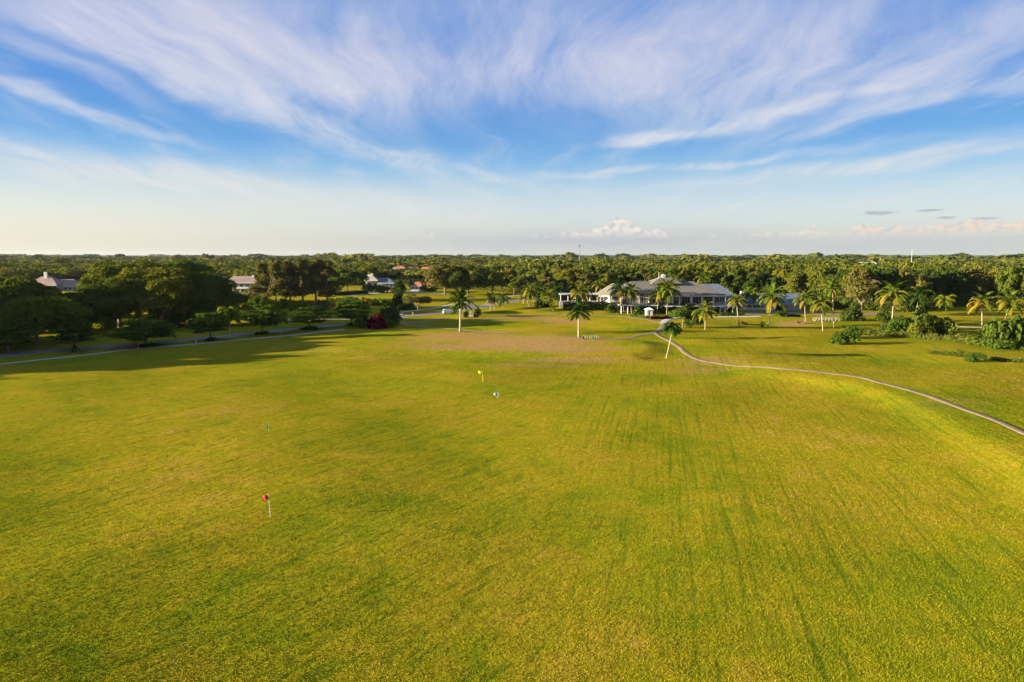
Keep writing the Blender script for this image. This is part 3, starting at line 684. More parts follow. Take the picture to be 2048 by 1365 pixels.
PALMS = [
 (920, 664, 921, 602, 27, 'royal', 'palmd', 'tall palm with thick pale trunk standing left of the gazebo at the cart path', .30, 22, .1, 0),
 (1157, 676, 1157, 622, 25, 'royal', 'palmd', 'dark crowned palm with straight white trunk rising from the bag stand fence', .24, 18, 0, 1),
 (1332, 717, 1345, 656, 17, 'droop', 'palmd', 'slender leaning palm with drooping dark crown beside the cart path fork', .14, 20, 0, 0),
 (1410, 660, 1411, 622, 25, 'coco', 'palm', 'short coconut palm with low yellowing fronds in front of the terrace', .17, 20, .35, 0),
 (1478, 655, 1473, 601, 20, 'coco', 'palm', 'palm with kinked trunk foot at the right end of the clubhouse', .17, 20, .3, 2),
 (1503, 622, 1503, 586, 17, 'droop', 'palm', 'small thin palm against the shade blue roofed service wing', .13, 11, .1, 0),
 (1535, 655, 1545, 594, 29, 'coco', 'palm', 'tall coconut palm leaning right in front of the service wing', .20, 24, .35, 0),
 (1611, 647, 1609, 598, 22, 'coco', 'palm', 'palm left of a close pair beside the wooden footbridge', .16, 20, .15, 0),
 (1646, 663, 1642, 606, 24, 'coco', 'palm', 'palm with bent foot and yellow lower fronds before the footbridge', .18, 22, .35, 0),
 (1668, 657, 1665, 577, 24, 'coco', 'palm', 'tallest palm of the three by the footbridge, slim white trunk', .17, 20, .25, 0),
 (1783, 648, 1788, 589, 31, 'coco', 'palm', 'large full crowned coconut palm behind the flowering bush', .22, 26, .35, 2),
 (1828, 642, 1838, 592, 28, 'coco', 'palmd', 'wind bent dark green palm leaning right above the flowering bush', .18, 20, .05, 0),
 (1892, 623, 1892, 600, 16, 'droop', 'palm', 'small fan shaped palm on the far lawn at right', .12, 14, .2, 0),
 (1964, 657, 1964, 605, 26, 'coco', 'palm', 'palm with one hanging yellow frond standing on the far lawn at right', .18, 18, .5, 1),
 (2006, 648, 2020, 606, 27, 'coco', 'palm', 'palm leaning right at the far right edge behind the big bush', .18, 20, .3, 0),
 (1060, 621, 1052, 591, 17, 'coco', 'palm', 'leftmost leaning palm of the clump left of the clubhouse', .14, 18, .3, 3),
 (1073, 622, 1062, 582, 20, 'coco', 'palm', 'second leaning palm in the clump left of the clubhouse', .15, 20, .25, 0),
 (1108, 625, 1096, 593, 18, 'coco', 'palm', 'curved bright palm at the right of the clump left of the clubhouse', .14, 18, .3, 0),
 (1084, 616, 1078, 577, 18, 'coco', 'palmd', 'dark palm at the back of the clump left of the clubhouse', .14, 18, 0, 0),
 (1118, 612, 1113, 583, 19, 'coco', 'palmd', 'dark palm against the hedge behind the curved bright palm', .14, 18, .1, 0),
 (981, 623, 980, 598, 15, 'coco', 'palmd', 'squat palm with brown skirt right of the gazebo', .16, 18, .2, 4),
 (989, 621, 988, 600, 13, 'coco', 'palm', 'smaller palm touching the squat one right of the gazebo', .13, 14, .3, 2),
 (1006, 626, 1006, 597, 17, 'coco', 'palmd', 'lone young palm casting its shade on the bright bank', .12, 16, .2, 0),
 (1163, 619, 1161, 583, 23, 'coco', 'palm', 'yellow fronded palm behind the dark crowned one at the hedge', .16, 22, .45, 0),
 (1171, 616, 1172, 586, 18, 'coco', 'palm', 'thin second palm pressed against the yellow fronded one', .12, 14, .3, 0),
 (1200, 601, 1200, 570, 17, 'coco', 'palm', 'palm showing above the left roof corner of the clubhouse', .13, 16, .4, 0),
 (1234, 627, 1237, 579, 21, 'coco', 'palmd', 'palm in front of the sunlit left wall of the clubhouse', .15, 20, .15, 2),
 (1263, 628, 1261, 583, 20, 'coco', 'palm', 'palm in front of the roof left of the clubhouse terrace', .15, 22, .25, 0),
 (1313, 629, 1318, 588, 21, 'coco', 'palm', 'palm with gently bent trunk at the left of the central clubhouse group', .14, 20, .3, 0),
 (1333, 630, 1336, 579, 24, 'coco', 'palm', 'tallest palm of the central clubhouse group', .15, 24, .3, 0),
 (1329, 622, 1333, 588, 20, 'coco', 'palm', 'palm half hidden behind the tallest of the central group', .13, 18, .2, 0),
 (1343, 616, 1352, 584, 19, 'coco', 'palm', 'palm leaning right in the middle of the central group', .13, 18, .4, 0),
 (1363, 620, 1368, 586, 23, 'coco', 'palm', 'palm at the right of the central clubhouse group', .15, 22, .25, 1),
 (1340, 604, 1338, 562, 20, 'coco', 'palm', 'palm rising over the clubhouse ridge', .14, 18, .2, 0),
 (1322, 620, 1326, 572, 20, 'coco', 'palm', 'palm second from the left in the central clubhouse group', .13, 20, .25, 0),
 (1352, 612, 1357, 569, 20, 'coco', 'palm', 'high crowned palm right of the clubhouse ridge palm', .13, 20, .3, 0),
 (1377, 612, 1379, 596, 15, 'coco', 'palmd', 'short dark palm against the right roof', .12, 16, .1, 0),
 (1279, 606, 1281, 572, 14, 'coco', 'palmd', 'palm behind the left terrace roof', .12, 16, .1, 0),
 (1403, 601, 1402, 557, 13, 'coco', 'palm', 'distant small palm above the right hip of the clubhouse roof', .11, 14, .3, 0),
 (1297, 625, 1299, 604, 10, 'coco', 'palmd', 'low palm beside the white starter kiosk', .10, 14, 0, 0),
 (1248, 625, 1246, 603, 9, 'coco', 'palmd', 'low dark palm by the left terrace corner', .10, 14, 0, 0),
 (461, 680, 459, 627, 21, 'droop', 'palm', 'pale trunked palm with bright drooping crown beside the road', .17, 22, .15, 0),
 (562, 669, 561, 634, 15, 'droop', 'palm', 'dark trunked narrow palm between two street trees', .15, 16, .1, 0),
 (555, 666, 553, 640, 11, 'droop', 'palmd', 'slimmer dark palm just behind the narrow roadside one', .09, 12, 0, 0),
 (733, 650, 728, 604, 13, 'droop', 'palmy', 'tall thin palm with ragged yellow crown over the maroon bush', .11, 14, .7, 2),
 (150, 706, 150, 698, 9, 'coco', 'palmd', 'dwarf palm planted between the road and the sidewalk', .10, 12, 0, 0),
 (470, 590, 464, 572, 10, 'coco', 'palm', 'palm at the left end of the white two storey house', .13, 14, .3, 0),
 (1524, 655, 1524, 650, 8, 'coco', 'palmd', 'stemless dark palm clump near the clubhouse lawn edge', .08, 14, 0, 0),
 (822, 584, 822, 566, 9, 'coco', 'palmd', 'palm left of the orange roofed house', .11, 12, 0, 0),
 (849, 584, 849, 563, 9, 'coco', 'palmd', 'palm in front of the orange roofed house', .11, 12, 0, 0),
 (1742, 618, 1742, 563, 17, 'coco', 'dry', 'dried out palm crown poking out of the wood at right', .13, 16, 0, 0),
]
for a in PALMS: palm(*a[:4], a[4] * 1.13, *a[5:8], thick=a[8] * .9, nf=int(a[9] * 1.2), yellow=a[10], dry=a[11])

# ------------------------------------------------------------------ street trees and single trees
ST = [(293, 692, 641, 56, 'widest flat topped street tree, just right of the jogger'), (150, 700, 645, 37, 'dark flat topped street tree behind the dwarf palm'), (18, 706, 655, 40, 'street tree cut off by the left edge'),
      (422, 681, 626, 36, 'tiered street tree left of the bright drooping palm'), (525, 669, 611, 38, 'tiered street tree between the two roadside palms'), (618, 659, 614, 33, 'layered street tree over the bright lawn left of the maroon bush'),
      (703, 652, 601, 33, 'layered street tree touching the maroon bush')]
for i, (px, py, top, hw, lb) in enumerate(ST):
    plant_px('street', i % 3, px, py, top, hw, 'street', lb, group='street trees along the road')
for i, (px, py, hw) in enumerate([(293, 694, 20), (422, 682, 13), (525, 670, 11), (618, 660, 15), (700, 653, 8)]):
    plant_px('bush', i % 3, px, py, py - 7, hw, 'dark', 'low dark ring hedge round the foot of ' + ['the widest street tree', 'the street tree left of the bright palm', 'the street tree between two palms', 'the street tree over the bright lawn', 'the street tree touching the maroon bush'][i], 'hedge', 'ring hedges under street trees', 'ring_hedge')
BIG = [ # banyan-like mass at the left: px, py, top, halfwidth, material, label
 (75, 690, 588, 80, 'mixed', 'old spreading tree with pale bare limbs by the left of the road'),
 (8, 690, 600, 50, 'dark', 'spreading tree cut by the left edge behind the street tree'),
 (170, 668, 582, 66, 'mixed', 'low spreading tree in front of the tan roofed house lawn'),
 (240, 655, 548, 72, 'mixed', 'spreading tree over the sunlit gap in the left grove'),
 (325, 652, 528, 85, 'mixed', 'tallest broad tree of the left grove'),
 (405, 652, 545, 62, 'dark', 'dark broad tree at the right of the left grove'),
 (440, 640, 575, 36, 'dark', 'dark low tree ending the left grove by the white house'),
 (280, 632, 517, 76, 'mixed', 'high crowned tree at the back of the left grove'),
 (224, 622, 525, 40, 'mixed', 'bright topped tree right of the tan roofed house'),
 (368, 622, 519, 60, 'green', 'back tree of the left grove with lit top'),
 (120, 640, 584, 45, 'olive', 'low tree under the tan roofed house'),
 (20, 618, 562, 28, 'dark', 'dark rounded tree left of the tan roofed house'),
 (-60, 640, 560, 70, 'mixed', 'tree beyond the left edge of the photo, back row'),
 (-120, 705, 600, 90, 'mixed', 'tree beyond the left edge of the photo, front row'),
]
for i, (px, py, top, hw, mk, lb) in enumerate(BIG): plant_px('banyan', i % 4, px, py, top, hw, mk, lb, group='big trees of the left grove')
for i, (x, y, s_) in enumerate([(-190, 126, .9), (-168, 141, .9), (-190, 140, 1.1), (-175, 162, 1.1), (-205, 185, 1.1), (-138, 151, .8), (-146, 168, 1.0), (-152, 186, 1.0), (-150, 205, 1.05)]):
    plant('banyan', i % 4, Vector((x, y, gz(x, y))), s_, s_, 'mixed', 'roadside tree outside the left edge, ' + ['nearest row, farther left', 'nearest row, closer to the road', 'set back from the second', 'fourth along the road', 'set far back', 'smallest, closest to the frame', 'behind the smallest', 'second last in depth', 'farthest along the road'][i], group='roadside trees outside the left edge')
SG = [ # kind, px, py, top, hw, mat, label, cat
 ('feather', 530, 604, 528, 24, 'olive', 'leftmost tall feathery tree beside the white two storey house', 'tree'), ('feather', 552, 606, 522, 22, 'olive', 'second feathery tree from the white house', 'tree'),
 ('feather', 580, 603, 524, 24, 'olive', 'brown feathery tree in the middle of the casuarina row', 'tree'), ('feather', 606, 602, 521, 26, 'olive', 'tallest feathery tree of the casuarina row', 'tree'),
 ('feather', 632, 602, 520, 26, 'olive', 'dark trunked feathery tree right of the tallest', 'tree'), ('feather', 655, 602, 523, 24, 'olive', 'rightmost feathery tree of the casuarina row', 'tree'),
 ('broad', 694, 586, 540, 34, 'green', 'full green tree left of the blue roofed house', 'tree'), ('broad', 738, 570, 532, 22, 'mixed', 'rounded tree behind the blue roofed house', 'tree'),
 ('bush', 742, 586, 566, 14, 'dark', 'dark bush in front of the gabled house', 'bush'), ('bush', 764, 586, 572, 15, 'street', 'green bush in front of the blue roofed house', 'bush'), ('shrub', 799, 587, 560, 14, 'dark', 'dark shrub tree between the blue roofed and the orange roofed house', 'shrub'), ('bush', 858, 584, 569, 14, 'dark', 'dark bush hiding the foot of the orange tiled wing', 'bush'),
 ('round', 836, 628, 589, 26, 'olive', 'round bronze leaved tree alone on the verge by the van', 'tree'),
 ('shrub', 797, 615, 580, 15, 'dark', 'dense dark tree behind the big shrub at the road fork', 'tree'), ('shrub', 812, 620, 601, 17, 'dark', 'dark low shrub between the bronze tree and the dense dark tree', 'shrub'),
 ('shrub', 781, 650, 604, 19, 'dark', 'tall dark shrub at the road fork', 'shrub'),
 ('bush', 752, 656, 629, 25, 'red', 'large maroon leaved bush at the road fork', 'bush'), ('bush', 718, 656, 637, 14, 'street', 'round green bush left of the maroon one', 'bush'), ('bush', 775, 655, 641, 16, 'lime', 'light green bush right of the maroon one', 'bush'),
 ('shrub', 733, 652, 632, 9, 'red', 'small maroon shrub at the thin yellow palm', 'shrub'),
 ('round', 490, 640, 606, 21, 'street', 'flat bright topped tree behind the drooping palm', 'tree'),
 ('banyan', 890, 590, 524, 36, 'olive', 'big olive tree right of the orange roofed house', 'tree'), ('banyan', 936, 590, 529, 38, 'dark', 'big dark domed tree right of the olive one', 'tree'),
 ('broad', 985, 588, 543, 24, 'yellow', 'bright yellow green tree right of the dark dome', 'tree'), ('round', 984, 588, 561, 11, 'dark', 'clipped dark ball tree before the yellow green one', 'tree'),
 ('round', 1028, 592, 564, 14, 'lime', 'small light green lollipop tree left of the palm clump', 'tree'),
 ('shrub', 1086, 618, 588, 14, 'dark', 'dark shrub among the leaning palms', 'shrub'), ('broad', 1092, 600, 555, 26, 'olive', 'olive tree behind the palm clump', 'tree'), ('broad', 1130, 600, 560, 22, 'dark', 'dark tree behind the hedge canopy', 'tree'),
 ('round', 1365, 655, 618, 23, 'street', 'soft green tree in front of the terrace left of the short palm', 'tree'), ('shrub', 1386, 656, 622, 16, 'green', 'green shrub tree touching the short coconut palm', 'shrub'),
 ('bush', 1281, 629, 611, 14, 'street', 'rounded green bush left of the white kiosk', 'bush'), ('bush', 1215, 624, 608, 9, 'street', 'small flowering bush on the bank left of the clubhouse', 'bush'),
 ('bush', 1314, 627, 608, 15, 'dark', 'dark bush behind the white kiosk', 'bush'), ('bush', 1348, 626, 606, 14, 'dark', 'dark bush under the central palms', 'bush'),
 ('shrub', 1701, 642, 606, 20, 'dark', 'dark conical tree beside the footbridge path', 'tree'), ('round', 1722, 632, 562, 34, 'olive', 'tall bronze tree behind the dark conical one', 'tree'),
 ('bush', 1562, 634, 622, 11, 'dark', 'clipped dark bush in the service yard', 'bush'), ('bush', 1590, 620, 612, 10, 'dark', 'dark bush against the service wing wall', 'bush'),
 ('shrub', 1768, 646, 617, 13, 'green', 'small pale green tree beside the large coconut palm', 'tree'),
 ('bush', 1693, 688, 664, 24, 'street', 'leafy bush on the lawn with long shade to its right', 'bush'), ('bush', 1704, 676, 652, 19, 'street', 'taller leafy bush just behind the lawn bush', 'bush'), ('bush', 1722, 668, 657, 15, 'dark', 'dark low bush right of the leafy pair', 'bush'),
 ('bush', 1740, 668, 657, 11, 'dark', 'dark low bush left of the weeds', 'bush'), ('bush', 1772, 665, 643, 13, 'dark', 'dark bush at the foot of the large coconut palm', 'bush'),
 ('bush', 1803, 668, 634, 26, 'street', 'green bush left part of the flowering thicket', 'bush'), ('bush', 1850, 671, 628, 30, 'green', 'tallest green bush of the flowering thicket', 'bush'), ('bush', 1890, 670, 636, 26, 'flower', 'orange flowering bush at the right of the thicket', 'bush'),
 ('shrub', 1842, 650, 612, 15, 'flower', 'upright orange flowering shrub on top of the thicket', 'shrub'), ('bush', 1826, 673, 646, 20, 'mixed', 'front bush of the flowering thicket', 'bush'),
 ('bush', 2028, 690, 634, 44, 'green', 'very large bush at the right edge', 'bush'), ('bush', 1960, 690, 671, 22, 'weed', 'low bush left of the very large one', 'bush'), ('bush', 1925, 682, 667, 22, 'weed', 'spreading low bush below the far lawn', 'bush'),
 ('bush', 2000, 697, 676, 24, 'street', 'low leafy bush before the very large one', 'bush'), ('bush', 2075, 690, 640, 40, 'green', 'large bush just outside the right edge', 'bush'),
 ('bush', 1954, 724, 706, 16, 'street', 'leafy clump in the strip of weeds at right', 'bush'), ('bush', 1918, 710, 700, 8, 'weed', 'small weed clump in the strip at right', 'bush'),
 ('broad', 1415, 598, 545, 24, 'green', 'green tree just behind the right clubhouse roof', 'tree'),
 ('bush', 956, 635, 617, 7, 'dark', 'dark hedge block on the right side of the gazebo', 'bush'), ('bush', 932, 636, 622, 5, 'street', 'leafy shrub on the left side of the gazebo', 'bush'),
]
for i, (kd, px, py, top, hw, mk, lb, ct) in enumerate(SG): plant_px(kd, i % 3, px, py, top, hw, mk, lb, ct)
YB = [(472, 606, 583, 20, 'street'), (500, 604, 585, 20, 'yellow'), (520, 612, 592, 18, 'green'), (545, 622, 600, 20, 'yellow'), (572, 618, 598, 20, 'lime'), (600, 622, 601, 22, 'yellow'), (628, 620, 602, 18, 'yellow'), (652, 622, 600, 20, 'olive'),
      (676, 612, 596, 20, 'lime'), (704, 608, 594, 18, 'lime'), (730, 612, 597, 16, 'street'), (750, 612, 598, 18, 'lime'), (770, 612, 599, 16, 'street'), (688, 622, 604, 16, 'lime')]
wh = ['at the white house hedge', 'under the white house', 'in front of the leftmost casuarina', 'with yellow top left in the low row', 'with lime top in the low row', 'with yellow top mid low row', 'right of the mid low row', 'with bronze top in the low row',
      'starting the hedge bank on the right', 'second on the hedge bank', 'above the layered street tree', 'behind the yellow palm', 'ending the hedge bank at the dark tree', 'low on the hedge bank']
for i, (px, py, top, hw, mk) in enumerate(YB): plant_px('bush', i % 3, px, py, top, hw, mk, 'bushy low tree ' + wh[i], 'bush', 'low bushes beyond the road')
US = [(30, 668, 645, 30), (105, 664, 640, 32), (150, 668, 644, 26), (215, 660, 642, 18), (258, 652, 636, 22), (310, 652, 633, 26), (352, 655, 636, 24), (390, 655, 632, 26), (425, 652, 628, 22), (448, 636, 610, 18), (10, 640, 612, 30), (75, 648, 618, 30), (140, 640, 612, 30), (330, 640, 615, 30), (380, 638, 612, 26), (448, 620, 596, 20), (40, 612, 585, 30), (100, 600, 585, 20)]
for i, (px, py, top, hw) in enumerate(US): plant_px('bush', i % 3, px, py, top, hw, 'dark', 'dark understorey bush in the left grove ' + ['at the far left edge', 'behind the pale limbed tree', 'right of the pale limbed tree', 'left of the sunlit gap', 'right of the sunlit gap', 'behind the widest street tree', 'right of the widest street tree', 'at the right end trunk', 'behind the leftmost tiered tree', 'by the drooping palm', 'second row at the left edge', 'second row behind pale limbs', 'second row near the gap', 'second row under the tallest tree', 'second row at the right', 'below the white villa hedge', 'in the back row at left', 'below the tan roofed house'][i], 'bush', 'understorey bushes of the left grove')
CB = [(1224, 626, 611, 9, 'dark'), (1290, 624, 609, 12, 'dark'), (1327, 627, 606, 16, 'street'), (1370, 628, 607, 14, 'dark'), (1390, 627, 610, 14, 'dark'), (1412, 628, 611, 12, 'street'), (1345, 634, 620, 12, 'street'), (1361, 624, 604, 12, 'dark'), (1460, 626, 617, 7, 'street')]
for i, (px, py, top, hw, mk) in enumerate(CB): plant_px('bush', i % 3, px, py, top, hw, mk, 'bush at the foot of the clubhouse ' + ['below the pavilion', 'left of the kiosk', 'right of the kiosk', 'under the right roof, third from the centre', 'under the right roof, middle', 'under the right roof by the column', 'at the path by the central palms', 'behind the central palms', 'at the right terrace end'][i], 'bush', 'bushes along the clubhouse foot')


# ------------------------------------------------------------------ buildings
def xf(px, Y): return X(px, Y)
def window(root, x0, x1, y, z0, z1, face=-1, fr=.08, panes=1, name='window'):
    """frame and pane set into a front wall at depth y"""
    b = MB(); d = .1
    b.box(x0, x1, y - d, y - .002, z0 - fr, z0); b.box(x0, x1, y - d, y - .002, z1, z1 + fr)
    b.box(x0 - fr, x0, y - d, y - .002, z0 - fr, z1 + fr); b.box(x1, x1 + fr, y - d, y - .002, z0 - fr, z1 + fr)
    for i in range(1, panes):
        xx = x0 + (x1 - x0) * i / panes; b.box(xx - fr * .4, xx + fr * .4, y - d * .8, y - .002, z0, z1)
    o = b.build(name, M_white, root)
    o['ox'], o['oy'], o['oz'] = root.location
    p = MB().box(x0, x1, y - .04, y - .001, z0, z1).build('pane', M_glass, o); return o
def clubhouse():
    Y = 290.; g = gz(X(1330, Y), Y)
    root = empty('clubhouse', (X(1330, Y), Y, 0), 'long two storey clubhouse with grey hipped roofs and a columned terrace behind the palms', 'building')
    f1 = Z(609.5, 287); eA = Z(584, 288); eC = Z(591.5, 286)
    xa0, xa1 = xf(1242, Y), xf(1318, Y); xc1 = xf(1450, 288)
    # block A
    w = MB()
    w.box(xa0, xa1 + 6, 291, 306, f1, eA)                      # upper storey
    w.box(xa0 + 1.0, xa1 + 8, 293, 306, -.5, f1)           # ground storey set back
    w.box(xa1 + 6, xc1 - 5.5, 292, 308, -.5, eC)
    w.build('wall', M_cream, root)
    w = MB().box(xc1 - 5.4, xc1 + 1.4, 294, 309, -.5, eC - .02).build('wall', M_wallg, root)
    # pavilion at left: octagonal
    cx, cy = xf(1228, 296), 298.; f0 = Z(601, 290)
    b = MB(); b.ngon_roof(cx, cy, 6.4, 8, f0 - 4.9, Z(590.5, 292), R(22.5), 0, 6.4); b.build('wall', M_cream, root)
    zE = Z(590, 290)
    MB().ngon_roof(cx, cy, 8.0, 8, zE - .25, Z(567, 298), R(22.5), .25, .6).build('roof', M_rgrey, root)
    for j in range(8):
        t = R(22.5) + j * math.pi / 4
        xx, yy = cx + 7.0 * math.cos(t), cy + 7.0 * math.sin(t)
        if yy < cy + 1: MB().tube([(xx, yy, f0 - .2), (xx, yy, zE)], [.24, .2], 8).build('column', M_white, root)
    for j in (3, 4, 5):                                         # openings of the pavilion
        t = R(22.5) + (j + .5) * math.pi / 4; r_ = 6.4 * math.cos(math.pi / 8) + .03; c_, s_ = math.cos(t), math.sin(t)
        b = MB(); hw = 1.5
        b.add([(cx + r_ * c_ + s_ * hw, cy + r_ * s_ - c_ * hw, f0 + .1), (cx + r_ * c_ - s_ * hw, cy + r_ * s_ + c_ * hw, f0 + .1), (cx + r_ * c_ - s_ * hw, cy + r_ * s_ + c_ * hw, zE - .9), (cx + r_ * c_ + s_ * hw, cy + r_ * s_ - c_ * hw, zE - .9)], [(0, 1, 2, 3)])
        b.build('window', M_glass, root)
    # roofs
    MB().hip(xf(1234, 288), xf(1322, 288), 288.6, 311, eA - .05, Z(563, 300), xf(1263, 300), xf(1310, 300)).build('roof', M_rgrey, root)
    x0c, x1c = xf(1330, 286), xf(1454, 286)
    MB().hip(x0c, x1c, 286, 312, eC - .05, Z(563, 300), xf(1356, 300), xf(1384, 300)).build('roof', M_rgrey, root)
    MB().hip(xf(1297, 300), xf(1356, 300), 294, 308, Z(567, 300), Z(552, 301), xf(1324, 301), xf(1334, 301)).build('roof', M_rgrey, root)
    MB().hip(xf(1385, 318), xf(1478, 318), 311, 336, Z(597, 318), Z(568, 324), xf(1404, 324), xf(1434, 324)).build('roof', M_rblue, root)  # rear slope away from the sun, its shade put into the blue
    MB().box(xf(1392, 318), xf(1470, 318), 313.5, 334, -.5, Z(597, 318) - .02).build('wall', M_wallg, root)
    b = MB(); cxx = xf(1325, 300); b.box(cxx - .7, cxx + .7, 299.2, 300.6, Z(558, 300), Z(551.5, 300)); b.hip(cxx - .95, cxx + .95, 298.9, 300.9, Z(551.5, 300) + .003, Z(548.5, 300), cxx - .05, cxx + .05, None, .1)
    b.build('cupola', M_white, root)
    MB().tube([(xf(1316, 300), 299.5, Z(560, 300)), (xf(1316, 300), 299.5, Z(545, 300))], [.12, .08], 6).build('vent_pipe', M_white, root)
    # fascia, terrace slab, columns
    for (a, c_, y, z) in ((1236, 1320, 288.5, eA), (1332, 1453, 285.9, eC)):
        MB().box(xf(a, y), xf(c_, y), y - .12, y - .003, z - .38, z - .02).build('fascia', M_white, root)
    MB().box(xf(1239, 286), xf(1330, 286), 284.5, 291, f1 - .45, f1).build('terrace_slab', M_white, root)
    f2 = Z(612, 284)
    MB().box(xf(1330.5, 284), xf(1472, 284), 283.5, 292, f2 - .45, f2).build('terrace_slab', M_white, root)
    for px in (1243, 1256, 1272, 1299, 1318): MB().tube([(xf(px, 285), 285, -.3), (xf(px, 285), 285, f1 - .45)], [.2, .2], 8).build('column', M_white, root)
    for px in (1428, 1441, 1451, 1466): MB().tube([(xf(px, 284.3), 284.3, -.3), (xf(px, 284.3), 284.3, f2 - .45)], [.24, .24], 8).build('column', M_white, root)
    for px in (1298, 1311): MB().tube([(xf(px, 289.3), 289.3, f1), (xf(px, 289.3), 289.3, eA)], [.3, .27], 8).build('column', M_white, root)
    for px in (1345, 1359, 1382, 1404, 1427, 1451): MB().tube([(xf(px, 286.8), 286.8, f2), (xf(px, 286.8), 286.8, eC - .05)], [.3, .27], 8).build('column', M_white, root)
    # openings: glass, and near-black panels painted as the shade inside them
    for a, c_, zz0, zz1 in ((1246, 1252, f1, eA - 1.4), (1280, 1287, f1, eA - 1.2), (1305, 1315, f1, eA - .8), (1262, 1268, f1 + .8, eA - 1.6)): window(root, xf(a, 291), xf(c_, 291), 291, zz0 + .1, zz1, panes=2)
    for a, c_ in ((1349, 1357), (1364, 1380), (1386, 1402), (1407, 1424)): window(root, xf(a, 292), xf(c_, 292), 292, f2 + .2, eC - .9, panes=3)
    for a, c_ in ((1430, 1438), (1440, 1449)): window(root, xf(a, 294), xf(c_, 294), 294, f2 + .9, eC - .9, panes=3)
    for a, c_ in ((1244, 1251), (1252.5, 1262), (1266, 1276)): MB().box(xf(a, 293), xf(c_, 293), 292.9, 292.998, 0.1, f1 - .8).build('opening_shade', M_dark, root)
    for a, c_ in ((1349, 1380), (1384, 1402), (1406, 1425), (1429, 1440)): MB().box(xf(a, 292), xf(c_, 292), 291.9, 291.998, 0.1, f2 - .8).build('opening_shade', M_dark, root)
    # terrace railing as posts and rail
    for a, c_, y, z in ((1240, 1329, 284.8, f1), (1331, 1471, 283.8, f2)):
        b = MB(); x0, x1 = xf(a, y), xf(c_, y); b.box(x0, x1, y - .03, y + .03, z + .95, z + 1.0)
        xx = x0
        while xx < x1: b.box(xx, xx + .05, y - .025, y + .025, z, z + .948); xx += .9
        b.build('railing', M_metal, root)
    return f1, f2
f1, f2 = clubhouse()
# terrace furniture and planters
for i, (px, y, zf, lb) in enumerate([(1268, 287, f1, 'left of the terrace columns'), (1288, 287, f1, 'between the terrace column and the kiosk palm'), (1392, 286, f2, 'under the middle of the right roof'), (1414, 286, f2, 'by the right roof column'), (1438, 286, f2, 'at the far right of the terrace')]):
    x = X(px, y); r = empty('terrace_table', (x, y, zf), 'small round terrace table with chairs ' + lb, 'table', 'tables on the clubhouse terrace')
    MB().ngon_roof(x, y, .55, 10, zf + .70, zf + .75, 0, .04, .55).build('table_top', M_white, r)
    MB().tube([(x, y, zf), (x, y, zf + .7)], [.05, .05], 6).build('leg', M_metal, r)
    for s_ in (-1, 1):
        c = empty('terrace_chair', (x + s_ * .95, y, zf), ('left' if s_ < 0 else 'right') + ' chair at the terrace table ' + lb, 'chair', 'chairs on the clubhouse terrace')
        MB().box(x + s_ * .95 - .25, x + s_ * .95 + .25, y - .25, y + .25, zf + .42, zf + .48).build('seat', M_wood, c)
        MB().box(x + s_ * 1.2 - .03, x + s_ * 1.2 + .03, y - .25, y + .25, zf + .482, zf + .95).build('backrest', M_wood, c)
        for a in (-.2, .2):
            for q in (-.2, .2): MB().box(x + s_ * .95 + a - .02, x + s_ * .95 + a + .02, y + q - .02, y + q + .02, zf, zf + .418).build('leg', M_metal, c)
for i, (px, y, zf, rad, mk) in enumerate([(1300, 286.2, f1, .7, 'flower'), (1254, 286.2, f1, .6, 'street'), (1376, 285, f2, .7, 'flower'), (1402, 285, f2, .6, 'flower'), (1421, 285, f2, .7, 'flower'), (1330, 285, f1, .8, 'street')]):
    x = X(px, y); plant('bush', i % 3, Vector((x, y, zf)), rad / 2, rad / 2, mk, ['flowering planter plant on the left terrace by the column', 'green planter plant at the left terrace corner', 'flowering plant on the right terrace, leftmost', 'flowering plant on the right terrace by the palm', 'flowering plant on the right terrace above the short palm', 'green plant where the two terraces meet'][i], 'plant', 'plants on the clubhouse terrace', 'terrace_plant')

def canopy():
    Y = 299.; x0, x1 = X(1118, Y), X(1196, Y); z1 = Z(587.5, Y); z0 = Z(602, Y)
    r = empty('entrance_canopy', (x0, Y, 0), 'flat white roofed entrance canopy left of the clubhouse above the tall hedge', 'canopy')
    MB().box(x0, x1, Y - 3, Y + 6, z1 - .4, z1).build('roof', M_white, r)
    MB().box(x0, x1, Y - 2.5, Y + 6, -.5, z0).build('podium', M_wallg, r)
    MB().box(x0 + 1, x1 - .5, Y + 3, Y + 5, z0 + .002, z1 - .402).build('wall', M_dark, r)
    for i in range(6): xx = x0 + .6 + (x1 - x0 - 1.2) * i / 5; MB().tube([(xx, Y - 2, z0), (xx, Y - 2, z1 - .4)], [.16, .16], 8).build('column', M_white, r)
canopy()

